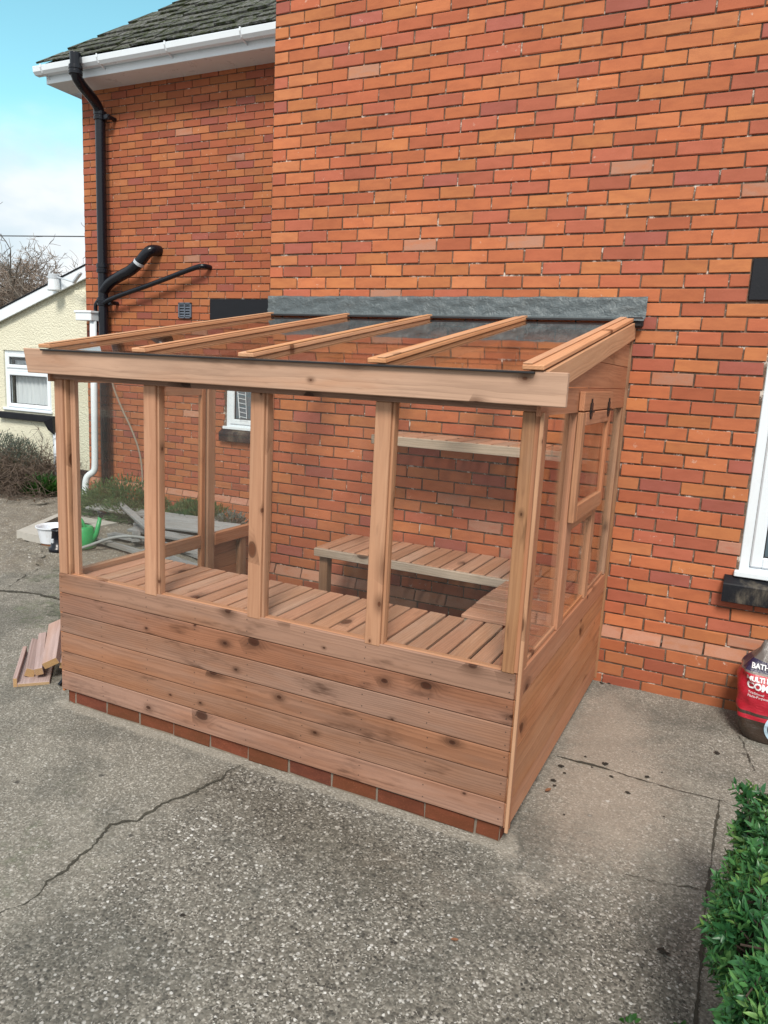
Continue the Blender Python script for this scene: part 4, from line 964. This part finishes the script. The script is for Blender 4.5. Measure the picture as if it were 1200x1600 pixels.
for i in range(40):
    a = 2 * math.pi * i / 40
    for r_ in (.085, .070): xw, zw = 3.462 + r_ * math.cos(a), .068 + r_ * math.sin(a); vs.append((xw, bagsurf(xw, zw) - .005, zw))
mb.add(vs, [(2 * i, 2 * i + 1, (2 * i + 3) % 80, (2 * i + 2) % 80) for i in range(40)])
build(mb, 'printed_ring', plain('pale_blue_print', (.45, .62, .75), .35, .03), bag)

# ------------------------------------------------------------------ timber offcuts by the front left corner
G_OFF = 'timber offcuts by the greenhouse corner'
def stick(p, q, w, t, label, up=Z, mat='offcut', name='timber_offcut', cat='timber offcut', group=G_OFF, end=True):
    p, q = Vector(p), Vector(q); mb = MB(); beam(mb, p, q, w, t, up)
    for i, f in enumerate(mb.f): mb.m[i] = 1 if (end and i in (0, 1)) else 0
    return props(build(mb, name, [M[mat], M['endgrain']], origin=tuple(p)), label, cat, group)
stick((-.292, -1.772, -.055), (-.62, -1.45, -.045), .165, .020, 'wide flat board lying under the pile of offcuts')
stick((-.362, -1.835, -.040), (-.70, -1.50, -.030), .022, .055, 'narrow upright strip along the left edge of the offcut pile')
stick((-.365, -1.735, -.018), (-.68, -1.44, .005), .055, .050, 'square offcut leftmost on top of the flat board', Vector((.45, .1, 1)))
stick((-.305, -1.725, .000), (-.62, -1.43, .060), .045, .045, 'middle square offcut with a pale cut end', Vector((-.25, 0, 1)))
stick((-.250, -1.690, .050), (-.57, -1.37, .130), .085, .042, 'broad offcut lying topmost on the pile', Vector((-.35, -.3, 1)))
stick((-.215, -1.625, .025), (-.46, -1.37, .075), .055, .040, 'short brown offcut on the greenhouse side of the pile', Vector((.1, 0, 1)))
stick((-.175, -1.700, -.055), (-.10, -1.56, .13), .050, .014, 'black plastic strip leaning between the offcuts and the greenhouse', Vector((-.6, -.5, 0)), 'plank', 'plastic_strip', 'strip', None, False).data.materials[0] = M['bplast']

# ------------------------------------------------------------------ weathered planks behind, seen through the glass
G_PL = 'weathered planks piled behind the greenhouse'
pl = [((-3.30, 1.42, .15), (-1.55, 1.40, .20), .15, .025, 'long wide silvered plank lying across the back of the pile'),
      ((-3.10, 1.62, .20), (-1.45, .42, .27), .06, .03, 'narrow bluish plank lying diagonally on top of the pile'),
      ((-2.35, 1.20, .16), (-1.15, 1.15, .22), .24, .02, 'broad pale board in the middle of the pile'),
      ((-2.30, 1.02, .10), (-1.02, .92, .13), .13, .025, 'grey board just in front of the broad pale board'),
      ((-2.40, .84, .06), (-.95, .70, .09), .10, .03, 'dark edged plank low in the middle of the pile'),
      ((-2.35, .62, .05), (-1.25, .36, .07), .07, .03, 'slim plank at the near left of the pile'),
      ((-1.75, .62, .04), (-.70, .30, .05), .09, .03, 'pale plank nearest the greenhouse door'),
      ((-1.40, .78, .05), (-.55, .48, .06), .08, .03, 'second pale plank by the greenhouse door'),
      ((-2.55, 1.36, .08), (-1.9, .66, .10), .08, .03, 'short plank slanting under the diagonal one'),
      ((-2.15, 1.75, .10), (-1.2, 1.18, .22), .09, .02, 'plank propped against the small green shrub'),
      ((-1.55, 1.02, .05), (-.75, .72, .06), .11, .03, 'plank half hidden behind the door rail')]
for (a, b, w, t, lb) in pl: stick(a, b, w, t, lb, Vector((R.uniform(-.15, .15), R.uniform(-.35, 0), 1)), 'plank', 'weathered_plank', 'plank', G_PL, False)
mb = MB(); tube(mb, smoothpath([(-2.28, .27, .02), (-2.20, .40, .06), (-2.1, .55, .12), (-1.95, .66, .14), (-1.7, .72, .12)], 2), .014, 10)
props(build(mb, 'grey_pipe', M['oldpipe'], origin=(-2.28, .27, .02), smooth=True), 'bent grey plastic pipe lying in front of the green watering can', 'pipe')

# watering can
can = thing('watering_can', 'green plastic watering can standing by the pile of planks', 'watering can', (-2.36, .46, gz(-2.36, .46)))
c0 = Vector((-2.36, .46, gz(-2.36, .46)))
mb = MB(); lathe(mb, c0, [(0, 0), (.105, 0), (.115, .012), (.108, .10), (.098, .185), (.085, .20), (.06, .207), (.058, .200), (.05, .19)], 24); build(mb, 'body', M['greencan'], can, smooth=True)
mb = MB(); tube(mb, smoothpath([c0 + Vector((.05, -.02, .20)), c0 + Vector((.02, -.04, .29)), c0 + Vector((-.07, -.05, .30)), c0 + Vector((-.13, -.05, .22)), c0 + Vector((-.11, -.03, .06))], 2), .013, 10); build(mb, 'handle', M['greencan'], can, smooth=True)
mb = MB(); tube(mb, [c0 + Vector((.08, .03, .05)), c0 + Vector((.12, .05, .14)), c0 + Vector((.15, .07, .30))], [.026, .022, .018], 12); build(mb, 'spout', M['greencan'], can, smooth=True)
mb = MB(); d_ = Vector((.25, .15, 1)).normalized(); lathe(mb, c0 + Vector((.15, .07, .295)), [(.018, 0), (.03, .03), (.045, .05), (.044, .056), (0, .06)], 16, 0, d_); build(mb, 'rose', M['bplast'], can, smooth=True)
tub = thing('storage_tub', 'white plastic tub on the ground left of the greenhouse', 'tub', (-2.70, .36, gz(-2.7, .36)))
c0 = Vector((-2.66, .38, gz(-2.7, .36)))
mb = MB(); lathe(mb, c0, [(0, .03), (.115, .03), (.14, .17), (.155, .175), (.155, .185), (.148, .185), (.134, .172), (.11, .04), (0, .04)], 4 * 7); build(mb, 'body', M['whitetub'], tub, smooth=False)
mb = MB(); lathe(mb, c0, [(0, 0), (.105, 0), (.11, .029), (0, .0295)], 28); build(mb, 'base', M['leaflitter'], tub)
pot = thing('plant_pot', 'dark plastic pot standing in front of the white tub', 'pot', (-2.44, .24, gz(-2.44, .24)))
c0 = Vector((-2.435, .245, gz(-2.44, .24)))
mb = MB(); lathe(mb, c0, [(0, 0), (.085, 0), (.088, .04), (.068, .05), (.055, .19), (.062, .195), (.06, .21), (.05, .21), (.045, .19), (0, .18)], 20); build(mb, 'body', M['bplast'], pot, smooth=True)
mb = MB(); bar(mb, c0 + Vector((-.012, -.075, .09)), c0 + Vector((.014, -.058, .13)), 2, .003, g=None); build(mb, 'tag', M['lgrey'], pot)
slab = thing('drain_slab', 'pale stone slab with a dark square opening behind the white tub', 'slab', (-3.25, .85, .03))
mb = MB(); A_ = [(-3.13, .35), (-2.75, .33), (-2.70, 1.22), (-3.54, 1.20)]; I_ = [(-3.19, .66), (-2.85, .62), (-2.83, 1.08), (-3.39, 1.06)]; zt_ = .075
vs = [(x, y, .0) for x, y in A_] + [(x, y, zt_) for x, y in A_] + [(x, y, zt_) for x, y in I_] + [(x, y, .0) for x, y in I_]
mb.add(vs, [f for i in range(4) for f in ((i, (i + 1) % 4, 4 + (i + 1) % 4, 4 + i), (4 + i, 4 + (i + 1) % 4, 8 + (i + 1) % 4, 8 + i), (8 + i, 8 + (i + 1) % 4, 12 + (i + 1) % 4, 12 + i))])
build(mb, 'surround', M['slab'], slab)
mb = MB(); mb.add([(x, y, .055) for x, y in I_], [(0, 1, 2, 3)]); build(mb, 'opening', M['dirt'], slab)

# ------------------------------------------------------------------ leaves and crumbs on the patio
def crumb(x, y, s, mat, label, group, name, cat):
    mb = MB(); rr = random.Random(int(x * 997 + y * 131)); n, m = 9, 5; vs = []
    for j in range(m):
        ph = math.pi * j / (m - 1)
        for i in range(n):
            a = 2 * math.pi * i / n; r_ = s * rr.uniform(.35, 1.5); vs.append((x + r_ * math.sin(ph) * math.cos(a) * 1.3, y + r_ * math.sin(ph) * math.sin(a), gz(x, y) + .004 + max(0, .2 * s + .32 * r_ * math.cos(ph))))
    mb.add(vs, [(j * n + i, j * n + (i + 1) % n, (j + 1) * n + (i + 1) % n, (j + 1) * n + i) for j in range(m - 1) for i in range(n)])
    props(build(mb, name, mat, origin=(x, y, gz(x, y))), label, cat, group)
for (x, y, s) in ((2.698, -.991, .013), (2.649, -1.052, .005), (2.892, -1.008, .009), (2.52, -1.12, .012), (2.515, -1.26, .009), (2.833, -1.192, .009), (2.746, -1.092, .008), (3.176, -.597, .011), (2.545, -1.17, .006), (2.62, -1.5, .004), (2.51, -.05, .010), (2.55, -.03, .007), (2.60, -.97, .006), (2.53, -1.3, .006), (2.95, -.93, .004), (2.80, -.8, .003), (3.0, -1.3, .004)):
    crumb(x, y, s, M['dirt'], 'small dark clump of dirt on the concrete right of the greenhouse', 'dirt clumps right of the greenhouse', 'dirt_clump', 'dirt')
crumb(3.084, -2.098, .014, M['dirt'], 'dark dirt clump on the concrete near the green hedge', None, 'dirt_clump', 'dirt')
crumb(1.607, -2.729, .008, M['dirt'], 'lone dark dirt clump in the foreground concrete near the crack', None, 'dirt_clump', 'dirt')
def deadleaf(x, y, s, rot, label):
    mb = MB(); vs = []; n = 7
    for i in range(n):
        t = i / (n - 1) * 2 - 1; w = .42 * (1 - t * t) ** .7 * s + .001
        for k in (-1, 0, 1):
            lx, ly = t * s, k * w; vs.append((x + lx * math.cos(rot) - ly * math.sin(rot), y + lx * math.sin(rot) + ly * math.cos(rot), gz(x, y) + .008 + abs(k) * .5 * w + .2 * s * t * t))
    mb.add(vs, [(3 * i + k, 3 * i + k + 1, 3 * i + 4 + k, 3 * i + 3 + k) for i in range(n - 1) for k in (0, 1)])
    props(build(mb, 'dead_leaf', M['leaflitter'], origin=(x, y, gz(x, y)), smooth=True), label, 'leaf')
deadleaf(2.463, -2.389, .013, .4, 'small reddish brown dead leaf on the foreground concrete')
deadleaf(2.515, -1.36, .020, 1.2, 'curled brown dead leaf beside the front right corner of the greenhouse')

# ------------------------------------------------------------------ foliage
def leaves(name, P, D, U, Ln, Wd, mat, parent=None, origin=(0, 0, 0), fold=.25, bend=.15, rnd=None, smooth=False):
    """vectorised blades: 6 points each"""
    P, D, U = [np.asarray(a, float) for a in (P, D, U)]; N = len(P)
    D /= np.linalg.norm(D, axis=1)[:, None] + 1e-9; Sd = np.cross(D, U); Sd /= np.linalg.norm(Sd, axis=1)[:, None] + 1e-9; Nn = np.cross(Sd, D)
    L, Wd_ = np.asarray(Ln)[:, None], np.asarray(Wd)[:, None]
    b = P; m1 = P + D * L * .33; tip = P + D * L - Nn * L * bend
    l1 = m1 + Sd * Wd_ * .5 + Nn * Wd_ * fold; r1 = m1 - Sd * Wd_ * .5 + Nn * Wd_ * fold
    m2 = P + D * L * .68 - Nn * L * bend * .4; l2 = m2 + Sd * Wd_ * .36 + Nn * Wd_ * fold * .8; r2 = m2 - Sd * Wd_ * .36 + Nn * Wd_ * fold * .8
    V_ = np.stack([b, l1, m1, r1, l2, m2, r2, tip], 1).reshape(-1, 3)
    F = np.array([[0, 2, 1], [0, 3, 2], [1, 2, 4], [2, 5, 4], [2, 3, 5], [3, 6, 5], [4, 5, 7], [5, 6, 7]])
    F = (F[None] + (np.arange(N) * 8)[:, None, None]).reshape(-1, 3)
    org = np.array(ORG[parent.name] if parent is not None else origin); me = bpy.data.meshes.new(name)
    me.vertices.add(len(V_)); me.vertices.foreach_set('co', (V_ - org).astype('f').ravel()); me.loops.add(F.size); me.loops.foreach_set('vertex_index', F.astype('i').ravel())
    me.polygons.add(len(F)); me.polygons.foreach_set('loop_start', np.arange(0, F.size, 3, dtype='i')); me.update()
    rv = np.random.RandomState(len(P)).rand(N, 3) if rnd is None else rnd
    a = me.attributes.new('rnd', 'FLOAT_VECTOR', 'POINT'); a.data.foreach_set('vector', np.repeat(rv, 8, 0).astype('f').ravel())
    me.materials.append(mat); o = bpy.data.objects.new(name, me); link(o, parent)
    if parent is None: o.location = org
    ORG[o.name] = tuple(org); return o
def blob_shrub(name, label, cat, c, rad, n, ln, wd, mat, stem, seed, group=None, lumps=9, up=.3, nst=26):
    rs = np.random.RandomState(seed); c = np.array(c); rad = np.array(rad); base = (c[0], c[1], gz(c[0], c[1]))
    t = thing(name, label, cat, base, group)
    lc = []; 
    for i in range(lumps):
        d = rs.normal(size=3); d /= np.linalg.norm(d); d[2] = abs(d[2]) * .9; lc.append((d * .62, rs.uniform(.32, .55)))
    P, D = [], []
    while len(P) < n:
        ci, cr = lc[rs.randint(lumps)]; d = rs.normal(size=3); d /= np.linalg.norm(d); rr_ = cr * rs.uniform(.45, 1.05) ** .5
        q = ci + d * rr_
        if q[2] < -.05: continue
        P.append(c + q * rad + np.array([0, 0, base[2] - c[2]]) * 0); D.append(d + q * .6 + np.array([0, 0, up]))
    P = np.array(P); P[:, 2] = np.maximum(P[:, 2], base[2] + .01); D = np.array(D); U = rs.normal(size=(n, 3)); 
    leaves('foliage', P, D, U, rs.uniform(.6, 1.3, n) * ln, rs.uniform(.7, 1.2, n) * wd, mat, t)
    mb = MB()
    for i in range(nst):
        e = P[rs.randint(n)]; m = np.array(base) * .5 + e * .5 + rs.normal(size=3) * .03
        tube(mb, [base, m, e], [.006, .004, .002], 4, cap=False)
    build(mb, 'stems', stem, t); return t
blob_shrub('green_shrub', 'bushy dark green shrub by the foot of the white downpipe', 'shrub', (-3.0, 1.62, .02), (.68, .36, .44), 9000, .05, .012, M['bush'], M['stemdark'], 41, None, 14)
blob_shrub('green_shrub', 'smaller rounded green shrub behind the silvered planks', 'shrub', (-2.02, 1.70, .03), (.42, .28, .33), 4500, .055, .010, M['bush'], M['stemdark'], 42, None, 9, .6)
blob_shrub('heather_plant', 'low pale leaved plant by the wing wall behind the greenhouse door', 'plant', (-1.42, 1.48, .10), (.30, .22, .20), 900, .045, .014, M['greyleaf'], M['stemdark'], 43, None, 8, .6)
blob_shrub('leafy_plant', 'small bright green plant at the foot of the brown shrub', 'plant', (-4.45, 1.80, .06), (.34, .22, .20), 900, .12, .03, M['weed'], M['stemdark'], 44, None, 7, .9, 10)
blob_shrub('grey_shrub', 'silvery grey green shrub behind the brown twiggy shrub', 'shrub', (-5.45, 2.05, .36), (.75, .24, .40), 5000, .04, .008, M['greyleaf'], M['twigpale'], 45, None, 10, .8, 40)
# brown twiggy shrub
def twig_shrub(name, label, c, rad, nstem, seed):
    rs = np.random.RandomState(seed); base = (c[0], c[1], gz(c[0], c[1])); t = thing(name, label, 'shrub', base); mb = MB(); tips = []
    for i in range(nstem):
        a = rs.uniform(0, 2 * math.pi); b0 = np.array(base) + np.array([math.cos(a) * rad[0] * rs.uniform(0, .7), math.sin(a) * rad[1] * .6, 0])
        p = b0.copy(); d = np.array([math.cos(a) * .7, math.sin(a) * .4 - .1, 1.0]) + rs.normal(size=3) * .3; pts = [p.copy()]; st = rad[2] / 6 * rs.uniform(.7, 1.25)
        for k in range(7):
            d = d / np.linalg.norm(d) + rs.normal(size=3) * .38 + np.array([0, 0, -.07 * k]); d /= np.linalg.norm(d); p = p + d * st; p[2] = max(p[2], base[2] + .02); pts.append(p.copy()); tips.append((p.copy(), d.copy()))
        tube(mb, pts, [.006 - .0006 * k for k in range(8)], 4, cap=False)
        for k in (2, 3, 4, 5, 6):
            for _ in range(2):
                d2 = rs.normal(size=3) + np.array([0, 0, .3]); d2 /= np.linalg.norm(d2); q = pts[k] + d2 * st * .9; q2 = q + (d2 + rs.normal(size=3) * .5) * st * .7
                q[2] = max(q[2], base[2] + .02); q2[2] = max(q2[2], base[2] + .02); tube(mb, [pts[k], q, q2], [.003, .0022, .0014], 3, cap=False); tips.append((q2.copy(), d2))
    build(mb, 'stems', M['twig'], t)
    P = np.array([q[0] for q in tips]); D = np.array([q[1] for q in tips]); n = len(P); k = rs.rand(n) < .8
    leaves('dry_leaves', P[k], D[k] + rs.normal(size=(k.sum(), 3)) * .5, rs.normal(size=(k.sum(), 3)), rs.uniform(.02, .045, k.sum()), rs.uniform(.008, .016, k.sum()), M['dryleaf'], t)
twig_shrub('brown_shrub', 'dry brown twiggy shrub in front of the cream annex wall', (-5.05, 1.95, .1), (1.0, .40, .62), 260, 46)
# hedge, right foreground
def hedge():
    rs = np.random.RandomState(50); x0, x1, y0, y1, zt = 3.262, 4.1, -3.25, -1.95, .50
    t = thing('clipped_hedge', 'glossy green leafy hedge at the bottom right edge of the concrete', 'hedge', (3.6, -2.5, gz(3.6, -2.5)))
    P, D = [], []; nsp = 5200
    def edge(y, z): return x0 + .16 * max(0, 1 - (z + .02) / .30) ** 1.2 + .035 * math.sin(y * 9 + z * 5) + .03 * math.sin(y * 23 - z * 11) + .02 * math.sin(z * 31 + y * 3)
    lv, ld, lu, ll, lw, lr = [], [], [], [], [], []
    stems = []
    for i in range(nsp):
        k = rs.rand()
        if k < .42: y, z = rs.uniform(y0, y1), rs.uniform(-.02, zt) ; p = np.array([edge(y, z) + abs(rs.normal() * .035), y, z]); nrm = np.array([-1, rs.normal() * .3, .25])
        elif k < .80: x, y = rs.uniform(x0 + .03, x1), rs.uniform(y0, y1); p = np.array([x, y, zt + .03 * math.sin(x * 17) * math.sin(y * 13) - abs(rs.normal() * .03)]); nrm = np.array([0, 0, 1.])
        else: x, z = rs.uniform(x0 + .0, x1), rs.uniform(-.02, zt) ; x = x + .16 * max(0, 1 - (z + .02) / .30) ** 1.2; p = np.array([x, y1 - abs(rs.normal() * .03) + .03 * math.sin(x * 15 + z * 9), z]); nrm = np.array([0, 1., .3])
        if p[2] < .20 and rs.rand() < .55: continue
        if k < .8 and math.sin(p[1] * 17 + p[2] * 7) * math.sin(p[2] * 19 - p[1] * 5 + p[0] * 11) > .62: continue
        ax = nrm + rs.normal(size=3) * .45 + np.array([0, 0, .25]); ax /= np.linalg.norm(ax); tone = np.clip(rs.normal(.42, .22), 0, .9); young = rs.rand() < .16
        stems.append((p - ax * .10, p + ax * .03)); u = np.cross(ax, [0, 0, 1.1]) + 1e-3; u /= np.linalg.norm(u); w = np.cross(ax, u)
        for lay in range(3):
            q = p + ax * (.018 * (lay - 1)); rot = rs.uniform(0, 6.28)
            for m in range(3):
                a = rot + m * 2.094 + rs.normal() * .25; rd = u * math.cos(a) + w * math.sin(a)
                lv.append(q); ld.append(rd + ax * (.35 + .45 * lay) + rs.normal(size=3) * .15 - np.array([0, 0, .12])); lu.append(ax); L_ = rs.uniform(.026, .054) * (1 - .14 * lay); ll.append(L_); lw.append(L_ * rs.uniform(.30, .42))
                tn = min(1, tone + (.35 * lay if young else .06 * lay)); lr.append((tn, 0, 0))
    leaves('foliage', lv, ld, lu, ll, lw, M['hedge'], t, fold=.18, bend=.12, rnd=np.array(lr))
    mb = MB()
    for (a, b) in stems[::3]: tube(mb, [a, b], [.0025, .0015], 4, cap=False)
    for i in range(150):
        x, y = rs.uniform(x0 + .20, x1), rs.uniform(y0, y1 - .1); b = np.array([x, y, gz(x, y) - .01]); m = b + np.array([rs.normal() * .05, rs.normal() * .05, .25]); e = m + np.array([rs.normal() * .06, rs.normal() * .06, .2]); tube(mb, [b, m, e], [.008, .006, .003], 5, cap=False)
    build(mb, 'stems', M['stemdark'], t)
hedge()
def weed(x, y, n, s, label):
    rs = np.random.RandomState(int(abs(x * 100 + y * 10))); a = rs.uniform(0, 6.28, n); z0 = gz(x, y)
    P = np.stack([x + np.cos(a) * rs.uniform(0, s, n), y + np.sin(a) * rs.uniform(0, s, n), np.full(n, z0 + .004)], 1)
    D = np.stack([np.cos(a), np.sin(a), rs.uniform(.2, 1.1, n)], 1); U = np.tile([0, 0, 1.], (n, 1))
    props(leaves('weed', P, D, U, rs.uniform(.015, .028, n), rs.uniform(.010, .018, n), M['weed'], None, (x, y, z0)), label, 'weed')
weed(3.03, -2.44, 14, .02, 'small green weed at the bottom edge of the concrete, left of the other weed')
weed(3.17, -2.40, 16, .025, 'small green weed growing next to the foot of the hedge')

# ------------------------------------------------------------------ bare trees behind the annex
def bare_tree(label, base, h, spread, seed, mat, levels=5, nmain=4, dens=3):
    rs = np.random.RandomState(seed); t = thing('bare_tree', label, 'tree', base); mbt, mbc = MB(), MB()
    def grow(p, d, L, r, lev):
        pts = [p.copy()]; q = p.copy()
        for k in range(3): d = d + rs.normal(size=3) * .16 + np.array([0, 0, .05]); d /= np.linalg.norm(d); q = q + d * L / 3; pts.append(q.copy())
        tube(mbt if lev < 2 else mbc, pts, [r, r * .88, r * .76, r * .62], 5 if lev < 2 else 3, cap=False)
        if lev >= levels: return
        for k in range(dens + (lev < 2)):
            i = rs.randint(1, 4); nd = d * .8 + rs.normal(size=3) * .62 * spread; nd[2] = nd[2] * .7 + .10; nd /= np.linalg.norm(nd); grow(pts[i].copy(), nd, L * rs.uniform(.58, .8), max(r * .58, .0085), lev + 1)
    for k in range(nmain):
        a = rs.uniform(0, 6.28); grow(np.array(base, float) + np.array([math.cos(a), math.sin(a), 0]) * .3 * spread, np.array([math.cos(a) * .35 * spread, math.sin(a) * .35 * spread, 1.]), h * .36, .09, 0)
    build(mbt, 'trunk', mat, t); build(mbc, 'crown', mat, t)
bare_tree('dense brown leafless tree beyond the annex roof at the left edge', (-18.9, 12.0, .1), 6.6, 1.35, 61, M['twighaze'], 6, 10, 3)
bare_tree('dense brown leafless tree beyond the annex roof, second from the left edge', (-17.6, 12.6, .1), 5.9, 1.4, 62, M['twighaze'], 6, 9, 3)
bare_tree('sparse pale leafless tree beyond the annex roof, close to the brick wing', (-15.7, 13.0, .1), 7.0, 1.1, 63, M['twigpale'], 5, 4, 3)
mb = MB(); tube(mb, [(-26, 12, 5.45), (-18.4, 12, 5.31), (-13, 12, 5.12), (-6, 12, 4.9)], .016, 6)
props(build(mb, 'overhead_cable', M['cable'], origin=(-18, 12, 5.3)), 'thin overhead cable crossing the sky above the annex', 'cable')
